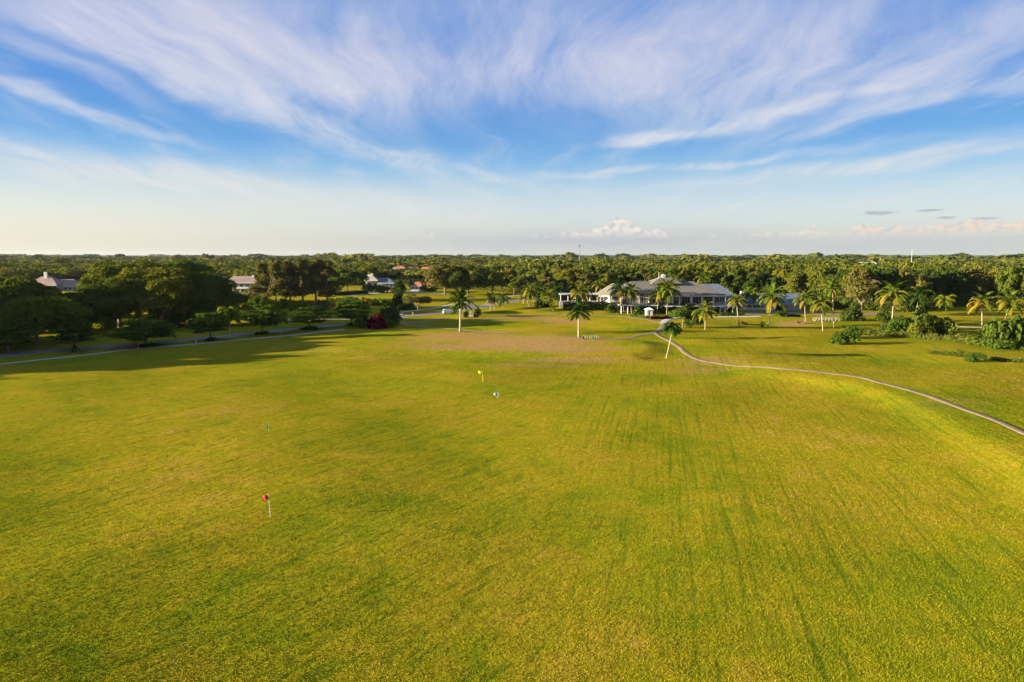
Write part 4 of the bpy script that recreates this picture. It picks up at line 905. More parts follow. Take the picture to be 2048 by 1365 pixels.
def hedge(name, pxa, ya, pxb, yb, hgt, wid, mk, label, dens=26, size=.3):
    a, b_ = (G(pxa, ya), G(pxb, yb)) if ya else (Vector((*pxa, gz(*pxa))), Vector((*pxb, gz(*pxb)))); pxa = a.x + 100; d = (b_ - a); L = d.length; u = d.normalized(); nrm = Vector((-u.y, u.x, 0))
    g = np.random.default_rng(abs(int(pxa)) + 1); n = int(L * (hgt * 2 + wid) * dens)
    t = g.uniform(0, L, n); q = g.uniform(0, hgt * 2 + wid, n)
    off = np.where(q < hgt, -wid / 2, np.where(q < hgt + wid, q - hgt - wid / 2, wid / 2)); zz = np.where(q < hgt, q, np.where(q < hgt + wid, hgt, q - hgt - wid))
    zz = zz + g.normal(0, .12, n) + .18 * np.sin(t * .9); off = off + g.normal(0, .12, n)
    P = np.stack([u.x * t + nrm.x * off, u.y * t + nrm.y * off, np.abs(zz)], -1)
    N = np.where((q < hgt)[:, None], np.array([-nrm.x, -nrm.y, .2]), np.where((q < hgt + wid)[:, None], np.array([0, 0, 1.]), np.array([nrm.x, nrm.y, .2])))
    V = leaves(P, N, size, g, .6)
    r = empty(name, a, label, 'hedge'); link('foliage', npmesh('foliage', V, quads(V), LEAF[mk]), r)
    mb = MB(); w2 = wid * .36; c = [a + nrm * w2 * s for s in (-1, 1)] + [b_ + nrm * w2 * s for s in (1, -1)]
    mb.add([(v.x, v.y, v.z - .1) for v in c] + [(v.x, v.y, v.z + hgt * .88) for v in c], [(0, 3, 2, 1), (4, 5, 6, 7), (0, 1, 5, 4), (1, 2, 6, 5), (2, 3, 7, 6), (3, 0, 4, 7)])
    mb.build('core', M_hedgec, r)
hedge('tall_hedge', (22.0, 293.0), None, (47.5, 293.0), None, 3.2, 2.2, 'dark', 'tall dark hedge on the bank below the canopy and the pavilion')
hedge('clipped_hedge', 1440, 632, 1489, 632, 1.1, 1.6, 'dark', 'long low clipped hedge right of the terrace')
hedge('flower_border', 1262, 633, 1296, 637, .6, 1.6, 'flower', 'border of low red and yellow flowers beside the path bend')
hedge('low_hedge', 1300, 639, 1342, 638, .9, 1.5, 'red', 'low dark red hedge curving below the central palms')
hedge('small_hedge', 1572, 634, 1600, 634, .8, 1.0, 'street', 'short row of small shrubs right of the clipped bush')
hedge('house_hedge', 456, 596, 520, 594, 1.2, 1.2, 'yellow', 'yellow green hedge below the white two storey house')
hedge('dark_house_hedge', 672, 592, 735, 588, 2.2, 2.0, 'dark', 'dark hedge at the foot of the full green tree by the blue roofed house')

def wing():
    Y = 303.; x0, x1 = X(1483, Y), X(1551, Y); x2, x3 = X(1576, Y), X(1602, Y)
    r = empty('service_building', (x0, Y, 0), 'low service wing with shade blue coloured roof, three ribbon windows and a dark garage opening', 'building')
    e = Z(608, Y)
    MB().box(x0, x1, Y, Y + 14, -.5, e).build('wall', M_white, r)
    MB().box(x2, x3, Y, Y + 12, -.5, e - .01).build('wall', M_wallg, r)
    MB().box(x1 + .002, x2 - .002, Y + 4, Y + 11, -.5, e - .02).build('garage_recess', M_dark, r)
    MB().box(X(1573.5, Y), X(1575, Y), Y + .1, Y + 4, -.5, e - .02).build('pier', M_white, r)
    MB().box(X(1600, Y) - .2, X(1600, Y) + .05, Y - 1.6, Y - 1.3, -.2, e - .05).build('post', M_white, r)
    MB().hip(X(1474, Y) - .3, X(1612, Y), Y - 1.8, Y + 18, e, Z(587, Y + 9), X(1480, Y + 9), X(1600, Y + 9)).build('roof', M_rblue, r)  # front slope in shade, the shade put into the blue colour
    MB().box(X(1474, Y), X(1606, Y), Y - 1.93, Y - 1.803, e - .2, e + .12).build('gutter', M_white, r)
    for a, c_ in ((1485, 1503), (1507, 1527), (1531, 1549.5)): window(r, X(a, Y), X(c_, Y), Y, Z(615.5, Y), Z(610.5, Y), panes=3)
    b = MB(); xx = X(1484, 312); b.box(xx - .7, xx + .7, 311.5, 313, Z(590, 312), Z(583, 312)); b.build('roof_vent', M_white, r)
    b = MB(); b.hip(X(1565, Y), X(1625, Y), Y + 5, Y + 26, e + .6, Z(588, Y + 14), X(1578, Y + 14), X(1612, Y + 14)); b.build('roof', M_rtan, r)  # sunlit part of the same roof, its light put into the tan
wing()

def house(name, px0, px1, pyb, eave, ridge, mroof, mwall, label, rpx=None, depth=11, cat='house', chim=None, wins=4, storeys=1, dy=0, porch=False):
    p = G(px0, pyb); Y = p.y + dy; x0, x1 = X(px0, Y), X(px1, Y); ze = Z(eave, Y); zr = Z(ridge, Y + depth / 2); g0 = min(p.z, 0)
    r = empty(name, ((x0 + x1) / 2, Y, g0), label, cat)
    MB().box(x0 + .8, x1 - .8, Y, Y + depth - 1.2, g0 - .5, ze).build('wall', mwall, r)
    a, c_ = rpx or (px0 + (px1 - px0) * .22, px1 - (px1 - px0) * .22)
    MB().hip(x0, x1, Y - .9, Y + depth - .2, ze, zr, X(a, Y + depth / 2), X(c_, Y + depth / 2)).build('roof', mroof, r)
    MB().box(x0 + .02, x1 - .02, Y - 1.02, Y - .902, ze - .18, ze + .2).build('fascia', M_white, r)
    hh = (ze - g0) / storeys; n = wins
    for s_ in range(storeys):
        for i in range(n):
            xa = x0 + 1.4 + (x1 - x0 - 2.8) * (i + .15) / n; xb = x0 + 1.4 + (x1 - x0 - 2.8) * (i + .8) / n
            window(r, xa, xb, Y, g0 + hh * s_ + hh * .25, g0 + hh * s_ + hh * .78, panes=2)
    if storeys > 1:
        MB().box(x0 + .4, x1 - .4, Y - 2.2, Y - .003, g0 + hh - .15, g0 + hh).build('balcony', M_white, r)
        MB().box(x0 + .4, x1 - .4, Y - 2.2, Y - 2.1, g0 + hh + .002, g0 + hh + 1.0).build('balustrade', M_white, r)
        for i in range(5): xx = x0 + .6 + (x1 - x0 - 1.2) * i / 4; MB().box(xx - .15, xx + .15, Y - 2.15, Y - 1.85, g0 - .3, g0 + hh - .152).build('column', M_white, r)
    if chim:
        c0, c1, ct = chim; yc = Y + depth * .35
        b = MB(); b.box(X(c0, yc), X(c1, yc), yc, yc + 1.2, ze, Z(ct, yc)); b.box(X(c0, yc) - .1, X(c1, yc) + .1, yc - .1, yc + 1.3, Z(ct, yc) + .001, Z(ct, yc) + .15); b.build('chimney', M_white, r)
    return r
house('tan_roofed_house', 56, 118, 583, 571, 553.5, M_rpink, M_wallg, 'house with pink tan tiled hip roof and white chimney beyond the left grove', (88, 108), 16, chim=(92, 98, 545), wins=6)
house('tan_roofed_annex', 108, 160, 582, 573, 559, M_rpink, M_wallg, 'lower right wing of the pink tan roofed house', (114, 152), 11, wins=5, dy=-1)
house('small_tan_house', 44, 72, 562, 553, 543, M_rtan, M_cream, 'small beige roof showing behind the pink tan roofed house', None, 12, wins=3)
house('white_villa', 452, 518, 588, 566.5, 552.5, M_rpink, M_wallg, 'white two storey house with pale pink roof and chimney', (470, 508), 12, chim=(506.5, 510, 551), wins=5, storeys=2)
house('blue_roofed_house', 752, 790, 580, 567, 556, M_rblue, M_wallg, 'blue grey roofed house at the end of the far street', (760, 778), 12, wins=4)
house('gabled_house', 730, 757, 580, 562, 549, M_rtan, M_wallg, 'taller tan roofed house left of the blue roofed one', (738, 744), 10, chim=(743, 747, 547.5), wins=2, storeys=2)
house('orange_roofed_house', 818, 849, 579.5, 573.5, 562.5, M_rorange, M_cream, 'orange tiled roofed house at the head of the driveway', (834, 837), 12, wins=3)
house('orange_roofed_annex', 846, 874, 578, 571, 558.5, M_rorange, M_cream, 'higher orange tiled wing behind the orange roofed house', (853, 872), 12, wins=2, dy=4)
for i, (a, b_, base, ev, rd, mr, lb) in enumerate([(786, 812, 549, 537, 532, M_rorange, 'far terracotta roof left of the far pair'), (808, 838, 547, 536, 530.5, M_rorange, 'far terracotta roof with long ridge in the wood'), (840, 872, 548, 540, 534, M_rorange, 'far terracotta roof right of the long one'),
        (1706, 1752, 541, 529, 524.5, M_rwhite, 'bright white flat roofed building far in the right wood'), (1844, 1882, 537, 528.5, 524, M_rwhite, 'pale roof of a far building right of the white mast'), (1893, 1910, 540, 531, 526, M_rwhite, 'small white hipped roof right of the pale far roof'),
        (160, 192, 527, 522, 519.5, M_rwhite, 'white roof far off above the left grove'), (60, 78, 537, 531, 528.5, M_rblue, 'small bluish roof far behind the tan roofed house'), (418, 428, 560, 550, 545, M_rwhite, 'small white gable among trees left of the white villa'),
        (428, 440, 560, 551, 547, M_rorange, 'small orange roof beside the small white gable'), (563, 582, 548, 538, 534, M_rtan, 'far tan roof showing over the casuarinas'), (934, 968, 549, 538, 533, M_rorange, 'far terracotta roof right of the dark domed tree'), (1046, 1056, 531, 522.5, 520, M_rwhite, 'tiny white roof far beyond the palm clump'), (1072, 1078, 530, 521, 518.5, M_rwhite, 'tiniest white roof far beyond the palm clump')]):
    house('far_house', a, b_, base, ev, rd, mr, M_white, lb, None, 16, wins=2)

def gazebo():
    p = G(940, 634); s_ = p.y / F; hw = 17 * s_; e = Z(619, p.y); t = Z(602.5, p.y + 3)
    r = empty('gazebo', p, 'small gazebo with steep flared grey roof between the thick trunked palm and its hedge', 'gazebo')
    cy = p.y + hw; x = p.x
    b = MB(); vs = []; hs = [(1.0, e), (1.0, e + .15), (.72, e + (t - e) * .26), (.42, e + (t - e) * .58), (.06, t)]
    for f, z in hs: vs += [(x - hw * f, cy - hw * f, z), (x + hw * f, cy - hw * f, z), (x + hw * f, cy + hw * f, z), (x - hw * f, cy + hw * f, z)]
    fs = [(3, 2, 1, 0), (16, 17, 18, 19)] + [(i * 4 + j, i * 4 + (j + 1) % 4, i * 4 + 4 + (j + 1) % 4, i * 4 + 4 + j) for i in range(4) for j in range(4)]
    b.add(vs, fs).build('roof', M_rgrey, r)
    for sx in (-.85, 0, .85):
        for sy in (-.85, .85): MB().box(x + hw * sx - .08, x + hw * sx + .08, cy + hw * sy - .08, cy + hw * sy + .08, p.z - .2, e).build('post', M_white, r)
    MB().box(x - hw * .9, x + hw * .9, cy - hw * .9, cy + hw * .9, p.z - .2, p.z + .12).build('floor', M_conc, r)
    MB().box(x - hw * .6, x + hw * .5, cy + hw * .5, cy + hw * .7, p.z + .122, p.z + 1.1).build('counter', M_wood, r)
gazebo()
def kiosk():
    p = G(1299, 632); Y = p.y; x0, x1 = X(1293, Y), X(1306, Y); e = Z(620.5, Y); t = Z(617, Y)
    r = empty('starter_kiosk', p, 'white starter kiosk with pale roof and dark opening below the terrace', 'kiosk')
    b = MB(); b.box(x0, x0 + .9, Y, Y + 2.4, p.z - .2, e); b.box(x1 - .9, x1, Y, Y + 2.4, p.z - .2, e); b.box(x0 + .901, x1 - .901, Y + 1.6, Y + 2.4, p.z - .2, e - .002); b.build('wall', M_white, r)
    MB().box(x0 + .92, x1 - .92, Y + .3, Y + .5, p.z - .2, p.z + 1.0).build('counter', M_wood, r)
    MB().hip(x0 - .3, x1 + .3, Y - .4, Y + 2.8, e + .002, t + .2, x0 + .9, x1 - .9, None, .1).build('roof', M_rwhite, r)
kiosk()

def van():
    p = G(897, 628); r = empty('parked_van', p, 'silver white van on the road left of the thick trunked palm', 'van'); r.rotation_euler = (0, 0, R(20))
    L, W, h = 4.7, 1.9, 1.95
    prof = [(-L / 2, .35), (-L / 2, 1.0), (-L / 2 + .15, h - .12), (-L / 2 + .45, h), (.75, h), (1.35, 1.30), (L / 2 - .12, 1.02), (L / 2, .75), (L / 2, .35)]
    n = len(prof); vs = [(x, -W / 2, z) for x, z in prof] + [(x, W / 2, z) for x, z in prof]
    # narrow the greenhouse
    vs = [(x, y * (1 - .12 * max(0, (z - 1.0)) / .95), z) for x, y, z in vs]
    fs = [tuple(range(n))[::-1], tuple(range(n, 2 * n))] + [(i, (i + 1) % n, n + (i + 1) % n, n + i) for i in range(n)]
    def part(mb, nm, m_, bevel=0, par=None):
        me = bpy.data.meshes.new(nm); me.from_pydata([tuple(v) for v in mb.v], [], mb.f); me.materials.append(m_); o = link(nm, me, par or r)
        if bevel: bb = o.modifiers.new('bevel', 'BEVEL'); bb.width = bevel; bb.segments = 2
        return o
    part(MB().add(vs, fs), 'body', M_vanp, .06)
    for sy in (-1, 1):
        for x0, x1 in ((-2.0, -.9), (-.8, .25), (.32, .95)):
            y = sy * (W / 2 * .93 + .012)
            part(MB().add([(x0, y, 1.08), (x1 + (.25 if x1 > .9 else 0), y, 1.08), (x1 - (.1 if x1 > .9 else 0), y * .955, 1.62), (x0, y * .955, 1.62)], [(0, 1, 2, 3)]), 'window', M_glass)
        for x0 in (-1.45, 1.45):
            a = [(x0 + .34 * math.cos(t * math.pi / 7), sy * (W / 2 + .02), .34 + .34 * math.sin(t * math.pi / 7)) for t in range(14)]; b = [(v[0], sy * (W / 2 - .22), v[2]) for v in a]
            o = part(MB().add(a + b, [tuple(range(14)), tuple(range(14, 28))] + [(i, (i + 1) % 14, 14 + (i + 1) % 14, 14 + i) for i in range(14)]), 'wheel', M_dark)
            c = [(x0 + .2 * math.cos(t * math.pi / 5), sy * (W / 2 + .03), .34 + .2 * math.sin(t * math.pi / 5)) for t in range(10)]
            part(MB().add(c, [tuple(range(10))]), 'rim', M_metal, 0, o)
        part(MB().box(L / 2 - .02, L / 2 + .02, sy * .75 - .18, sy * .75 + .18, .68, .86), 'headlight', M_white)
        part(MB().box(-L / 2 - .02, -L / 2 + .02, sy * .82 - .09, sy * .82 + .09, .9, 1.3), 'tail_light', M_red)
    part(MB().add([(1.30, -.78, 1.36), (1.30, .78, 1.36), (.80, .72, 1.90), (.80, -.72, 1.90)], [(0, 1, 2, 3)]), 'windscreen', M_glass)
    part(MB().add([(-L / 2 - .01, -.72, 1.1), (-L / 2 - .01, .72, 1.1), (-L / 2 + .11, .66, 1.75), (-L / 2 + .11, -.66, 1.75)], [(3, 2, 1, 0)]), 'rear_window', M_glass)
M_vanp = plain('silver_paint', (.62, .66, .72), .03, 1, .3, spec=.5)
van()

# ------------------------------------------------------------------ range flags
def flag(px, py, top, lean, mcol, fsize, label, droop=0, fdir=-1):
    p = G(px, py); h = Z(top, p.y) - p.z; r = empty('target_flag', p, label, 'flag', 'target flags on the driving range')
    r.rotation_euler = (0, R(lean), 0)
    me = MB().tube([(0, 0, -.1), (0, 0, h)], [.028, .022], 8); m_ = bpy.data.meshes.new('pole'); m_.from_pydata([tuple(v) for v in me.v], [], me.f); m_.materials.append(M_yel if mcol is M_yel else M_white); link('pole', m_, r)
    V = []; n = 10; w, hh = fsize
    for i in range(n + 1):
        for j in range(6):
            u, v = i / n, j / 5
            V.append((fdir * (w * u * (1 - .25 * droop) + .02), .10 * math.sin(u * 8 + v * 1.5) * (u ** .6), h - .02 - hh * v * (1 - .15 * u) - droop * u * w * .6 + .03 * math.sin(u * 9)))
    Q = [(i * 6 + j, i * 6 + j + 1, (i + 1) * 6 + j + 1, (i + 1) * 6 + j) for i in range(n) for j in range(5)]
    m_ = bpy.data.meshes.new('cloth'); m_.from_pydata(V, [], Q); m_.materials.append(mcol); m_.polygons.foreach_set('use_smooth', [True] * len(Q)); o = link('cloth', m_, r); s_ = o.modifiers.new('thickness', 'SOLIDIFY'); s_.thickness = .01
    return r
flag(541, 1034, 988, -3, M_red, (.62, .50), 'wind blown red flag nearest the camera on the range', .6)
flag(966, 764, 742, -4, M_yel, (.75, .55), 'yellow flag farthest out on the range', 0)
flag(538, 862, 851, -3, M_grn, (.5, .35), 'small green flag on the left of the range', .3)
r_ = flag(995, 797, 786, -2, M_blu, (.34, .45), 'blue and white flag right of the yellow one', .2)
_p = G(995, 797); _h = Z(786, _p.y) - _p.z
_b = MB().box(-.62, -.36, -.02, .02, _h - .42, _h - .02); _b.box(.02, .22, -.02, .02, _h - .5, _h - .05); _m = bpy.data.meshes.new('white_panel'); _m.from_pydata(_b.v, [], _b.f); _m.materials.append(M_rwhite); link('white_panel', _m, r_)

# ------------------------------------------------------------------ tee furniture
pc = G(1155, 678.5)
r = empty('tree_guard_fence', pc, 'low brown wooden guard round the foot of the dark crowned palm', 'fence')
def lpart(mb, nm, m_, par):
    me = bpy.data.meshes.new(nm); me.from_pydata([tuple(v) for v in mb.v], [], mb.f); me.materials.append(m_); return link(nm, me, par)
for i in range(9):
    x = -1.25 + i * .31; lpart(MB().box(x - .04, x + .04, -.04, .04, -.1, .75), 'picket', M_wood, r)
for z in (.25, .6): lpart(MB().box(-1.32, 1.32, .042, .08, z, z + .07), 'rail', M_wood, r)
for i in range(7):
    p = G(1168 + i * 4.6, 676.8); r = empty('bag_stand', p, ['first white bag stand right of the palm guard', 'second white bag stand from the palm guard', 'third white bag stand from the palm guard', 'fourth white bag stand, middle of the row', 'fifth white bag stand from the palm guard', 'sixth white bag stand from the palm guard', 'last white bag stand, farthest from the palm'][i], 'bag stand', 'white bag stands along the tee')
    for s_ in (-.25, .25): lpart(MB().tube([(s_, 0, -.05), (s_, 0, .7)], [.022, .022], 6), 'post', M_white, r)
    lpart(MB().tube([(-.25, 0, .72), (.25, 0, .72)], [.022, .022], 6), 'rail', M_white, r)
for px, mt, lb in ((1166.5, M_dark, 'black waste bin among the white bag stands'), (1185.5, M_cool, 'small dark green cooler box on a pale foot at the end of the bag stands')):
    p = G(px, 679.5); r = empty('waste_bin' if mt is M_dark else 'cooler_box', p, lb, 'bin' if mt is M_dark else 'cooler')
    lpart(MB().ngon_roof(0, 0, .27, 10, .06, .8, 0, .7, .25), 'body', mt, r); lpart(MB().ngon_roof(0, 0, .30, 10, .801, .88, 0, .04, .2), 'lid', mt, r); lpart(MB().box(-.22, .22, -.22, .22, -.05, .058), 'foot', M_white, r)
# dead frond pile
p = G(1286, 720); g = np.random.default_rng(5)
r = empty('frond_pile', p, 'pile of dead brown palm fronds on the grass left of the leaning palm', 'debris')
for i in range(9):
    b = MB(); a = g.uniform(-.5, .5); x0 = g.uniform(-1.5, 1.2); y0 = g.uniform(-.4, .4)
    for j in range(14):
        f = j / 14; cx, cy, cz = x0 + math.cos(a) * f * 1.5, y0 + math.sin(a) * f * 1.5, .12 + .25 * math.sin(f * 3) + .03 * i
        for s_ in (-1, 1): d = Vector((math.cos(a + s_ * 1.0), math.sin(a + s_ * 1.0), g.uniform(-.3, .5))) * .5; b.add([(cx, cy, cz), (cx + .07, cy, cz), (cx + d.x, cy + d.y, cz + d.z)], [(0, 1, 2)])
    lpart(b, 'dead_frond', M_hedgec, r)
# footbridge with white rail
pa, pb = G(1628, 642), G(1672, 642); r = empty('footbridge', pa, 'small wooden footbridge with pale railings behind the three palms', 'bridge')
L = pb.x - pa.x
lpart(MB().box(0, L, -.9, .9, .15, .3), 'deck', M_wood, r)
for s_ in (-.95, .95):
    for i in range(8): x = L * i / 7; lpart(MB().box(x - .06, x + .06, s_ - .05, s_ + .05, -.6, 1.25), 'post', M_conc, r)
    for z in (.7, 1.15): lpart(MB().box(-.1, L + .1, s_ - .09, s_ - .052, z, z + .09), 'rail', M_conc, r)
# ornamental grasses
for i, (px, py, lb) in enumerate([(1477, 650, 'yellow ornamental grass clump at the kinked palm foot'), (1484, 649, 'middle yellow ornamental grass clump'), (1491, 650, 'rightmost yellow ornamental grass clump'), (1597, 648, 'reddish dry plant on the bare patch before the bridge')]):
    p = G(px, py); g = np.random.default_rng(i); b = MB()
    for j in range(70):
        a = g.uniform(0, 6.28); l = g.uniform(.7, 1.6); o = g.uniform(0, .35); sp = g.uniform(.2, .8); c, s = math.cos(a), math.sin(a)
        b.add([(o * c - s * .03, o * s + c * .03, 0), (o * c + s * .03, o * s - c * .03, 0), ((o + sp * .5) * c, (o + sp * .5) * s, l * .8), ((o + sp) * c, (o + sp) * s, l)], [(0, 1, 2), (1, 3, 2)])
    me = bpy.data.meshes.new('grass_clump'); me.from_pydata([tuple(v) for v in b.v], [], b.f); me.materials.append(LEAF['dry'] if i == 3 else LEAF['palmy']); tag(link('grass_clump', me, None, p), lb, 'plant', 'ornamental grass clumps')
# entrance stone, hydrant, small posts
p = G(804, 633.5); b = MB(); g = np.random.default_rng(2)
for z, s_ in ((-.1, .9), (.35, 1.0), (.8, .8), (1.05, .35)):
    for j in range(10): t = j * .628; b.v.append((s_ * math.cos(t) * .95 * g.uniform(.88, 1.1), s_ * math.sin(t) * .6 * g.uniform(.88, 1.1), z))
b.f = [(i * 10 + j, i * 10 + (j + 1) % 10, i * 10 + 10 + (j + 1) % 10, i * 10 + 10 + j) for i in range(3) for j in range(10)] + [tuple(range(30, 40))]
me = bpy.data.meshes.new('boulder'); me.from_pydata(b.v, [], b.f); me.materials.append(M_conc); tag(link('boulder', me, None, p), 'pale boulder on the verge where the cart path leaves the road', 'rock')
for nm, px, py, hgt, rad, mt, lb, ct in (('hydrant', 826, 629, .8, .16, M_yel, 'small yellow green hydrant on the verge beyond the boulder', 'hydrant'), ('bollard', 393, 686, .9, .10, M_white, 'short white post by the sidewalk right of the widest street tree', 'post')):
    p = G(px, py); r = empty(nm, p, lb, ct); lpart(MB().tube([(0, 0, -.1), (0, 0, hgt * .8)], [rad, rad * .9], 8), 'shaft', mt, r); lpart(MB().ngon_roof(0, 0, rad * 1.25, 8, hgt * .801, hgt, 0, .05, rad * .3), 'cap', mt, r)
p = G(867, 632); r = empty('road_sign', p, 'small dark sign on a post at the near edge of the road before the van', 'sign')
lpart(MB().tube([(0, 0, -.1), (0, 0, 1.9)], [.04, .04], 6), 'post', M_metal, r); lpart(MB().box(-.3, .3, -.06, -.042, 1.2, 1.9), 'panel', M_dark, r)
# masts on the horizon
def mast(px, top, Y, w, lb, lattice):
    x = X(px, Y, 505); h = Z(top, Y); r = empty('radio_mast' if lattice else 'monopole', (x, Y, 0), lb, 'mast')
    if lattice:
        for sx, sy in ((-w, -w), (w, -w), (0, w)): lpart(MB().tube([(sx, sy, 0), (sx * .6, sy * .6, h * .8)], [.22, .18], 5), 'leg', M_metal, r)
        b = MB(); n = 22
        for i in range(n):
            z0, z1 = h * .8 * i / n, h * .8 * (i + 1) / n; s_ = 1 if i % 2 else -1
            b.tube([(-w * s_ * .8, -w * .8, z0), (w * s_ * .8, -w * .8, z1)], [.1, .1], 4); b.tube([(-w * s_ * .8, 0, z1), (w * s_ * .8, 0, z0)], [.1, .1], 4)
        lpart(b, 'bracing', M_metal, r)
        lpart(MB().tube([(0, 0, h * .8), (0, 0, h)], [.35, .15], 5), 'spire', M_metal, r)
        for z in (.84, .9): lpart(MB().box(-w * 1.3, w * 1.3, -.4, .4, h * z, h * z + 1.6), 'antenna', M_metal, r)
    else:
        lpart(MB().tube([(0, 0, 0), (0, 0, h)], [w, w * .6], 8), 'pole', M_conc, r); lpart(MB().tube([(0, 0, h), (0, 0, h + 2)], [.12, .1], 5), 'tip', M_metal, r)
mast(1159, 487, 1250, 1.1, 'tall lattice radio mast rising over the wood at the centre', True)
mast(1824, 500, 1000, .42, 'white monopole at the right above the far roofs', False)
mast(795, 504, 1500, .35, 'thin pole on the horizon left of the centre', False)
for i in range(16):
    px = 1720 + i * 21 + random.uniform(-4, 4); Y = random.uniform(2300, 2700)
    o = MB().tube([(X(px, Y, 505), Y, 0), (X(px, Y, 505), Y, Z(random.uniform(508.5, 511), Y))], [.3, .15], 5).build('boat_mast', M_metal, None, (X(px, Y, 505), Y, 0)); tag(o, 'thin pale mast on the far right horizon above the wood', 'mast', 'thin masts on the far right horizon')

# ------------------------------------------------------------------ the jogger (one continuous skinned body)
def person():
    p = G(276.5, 699); r = empty('person', p, 'person in red shirt and dark shorts walking on the sidewalk by the widest street tree', 'person'); r.rotation_euler = (0, 0, R(-60))
    J = [(0, 0, .95), (0, 0, 1.15), (0, .02, 1.38), (0, .02, 1.50), (0, .05, 1.60), (0, .04, 1.74),
         (-.1, 0, .88), (-.11, .22, .50), (-.11, .18, .08), (-.11, .32, .03), (.1, 0, .88), (.11, -.10, .48), (.11, -.38, .14), (.11, -.30, .03),
         (-.19, .02, 1.41), (-.25, -.12, 1.16), (-.22, .06, 1.0), (.19, .02, 1.41), (.25, .12, 1.16), (.20, .30, 1.08)]
    E = [(0, 1), (1, 2), (2, 3), (3, 4), (4, 5), (0, 6), (6, 7), (7, 8), (8, 9), (0, 10), (10, 11), (11, 12), (12, 13), (2, 14), (14, 15), (15, 16), (2, 17), (17, 18), (18, 19)]
    rad = [.13, .13, .15, .055, .09, .09, .09, .06, .04, .035, .09, .06, .04, .035, .065, .045, .03, .065, .045, .03]
    me = bpy.data.meshes.new('body'); me.from_pydata(J, E, []); o = link('body', me, r)
    o.modifiers.new('skin', 'SKIN'); 
    for i, d in enumerate(me.skin_vertices[0].data): d.radius = (rad[i], rad[i]); d.use_root = (i == 0)
    o.modifiers.new('smooth', 'SUBSURF').levels = 1
    me.materials.append(M_skin)
    def tor(nm, rings, m_):
        b = MB(); n = 12
        for cx, cy, z, rx, ry in rings:
            for j in range(n): t = 2 * math.pi * j / n; b.v.append((cx + rx * math.cos(t), cy + ry * math.sin(t), z))
        b.f = [(i * n + j, i * n + (j + 1) % n, (i + 1) * n + (j + 1) % n, (i + 1) * n + j) for i in range(len(rings) - 1) for j in range(n)] + [tuple(range(n))[::-1], tuple((len(rings) - 1) * n + j for j in range(n))]
        q = lpart(b, nm, m_, r); return q
    tor('shirt', [(0, 0, .92, .19, .15), (0, 0, 1.1, .18, .14), (0, .01, 1.3, .22, .16), (0, .02, 1.45, .20, .12), (0, .02, 1.50, .08, .08)], M_red)
    lpart(MB().tube([(-.2, .02, 1.43), (-.25, -.08, 1.24)], [.09, .075], 8).tube([(.2, .02, 1.43), (.25, .09, 1.24)], [.09, .075], 8), 'sleeves', M_red, r)
    lpart(MB().tube([(-.09, 0, .95), (-.115, .17, .6)], [.13, .10], 8).tube([(.09, 0, .95), (.115, -.08, .58)], [.13, .10], 8), 'shorts', M_navy, r)
    tor('hair', [(0, .03, 1.66, .098, .10), (0, .02, 1.74, .10, .105), (0, .02, 1.80, .085, .09), (0, .02, 1.84, .03, .03)], M_hedgec)
    lpart(MB().tube([(-.11, .15, .04), (-.11, .38, .03)], [.05, .045], 6).tube([(.11, -.42, .12), (.11, -.26, .02)], [.05, .045], 6), 'shoes', M_white, r)
person()

# ------------------------------------------------------------------ the woods
HOUSE_X = [(40, 165, 545, 470), (448, 522, 556, 440), (726, 795, 556, 505), (812, 878, 562, 505), (780, 876, 534, 920), (1700, 1756, 527, 1050), (1838, 1914, 527, 1000), (155, 195, 521, 1700), (410, 444, 547, 640), (560, 584, 535, 830), (930, 970, 535, 820)]
def hcap(px, Y, r_):
    c = 99.
    for a, b_, top, hy in HOUSE_X:
        w = r_ * 1.5 * F / Y
        if a - w < px < b_ + w and Y < hy + 5: c = min(c, Z(top + 5, Y))
    return c
gw = np.random.default_rng(11)
def candidates(y0, y1, s, wedge=1.0):
    out = []; y = y0
    while y < y1:
        ss_ = s(y) if callable(s) else s; xm = y * wedge + 20
        for x in np.arange(-xm, xm, ss_): out.append((x + gw.uniform(-.42, .42) * ss_, y + gw.uniform(-.42, .42) * ss_))
        y += ss_
    return np.array(out)
near = candidates(285, 760, 9.2, .86)
pxs, pys = topx(near[:, 0], near[:, 1])
ok = (pys < np.interp(pxs, WLx, WLy))
dd = near[:, 1]
TR = []
for (x, y), px, py, o_ in zip(near, pxs, pys, ok):
    if not o_: continue
    if 1175 < px < 1625 and y < 341: continue
    if 1090 < px < 1180 and y < 315: continue
    bad = False
    for a, b_, top, hy in HOUSE_X[:4]:
        if a - 8 < px < b_ + 8 and hy - 45 < y < hy + 16: bad = True
    if 700 < px < 900 and 577 < py: bad = True
    if bad: continue
    r_ = gw.uniform(.75, 1.3); h_ = gw.uniform(10.5, 16.5)
    if px > 1180 and y < 520: h_ = gw.uniform(12.5, 18.5)
    if px < 700: h_ = gw.uniform(9, 14.5)
    if gw.random() < .03: h_ *= 1.2
    c = hcap(px, y, 5)
    if c < 2.5: continue
    h_ = min(h_, c); r_ = min(r_, .45 + h_ / 14)
    TR.append((y, x, px, py, h_, r_))
TR.sort(key=lambda t: (not (-60 < t[2] < 2110), t[0]))
MKS = ['mixed'] * 9 + ['green'] * 4 + ['dark'] * 3 + ['olive'] * 2 + ['yellow', 'lime']
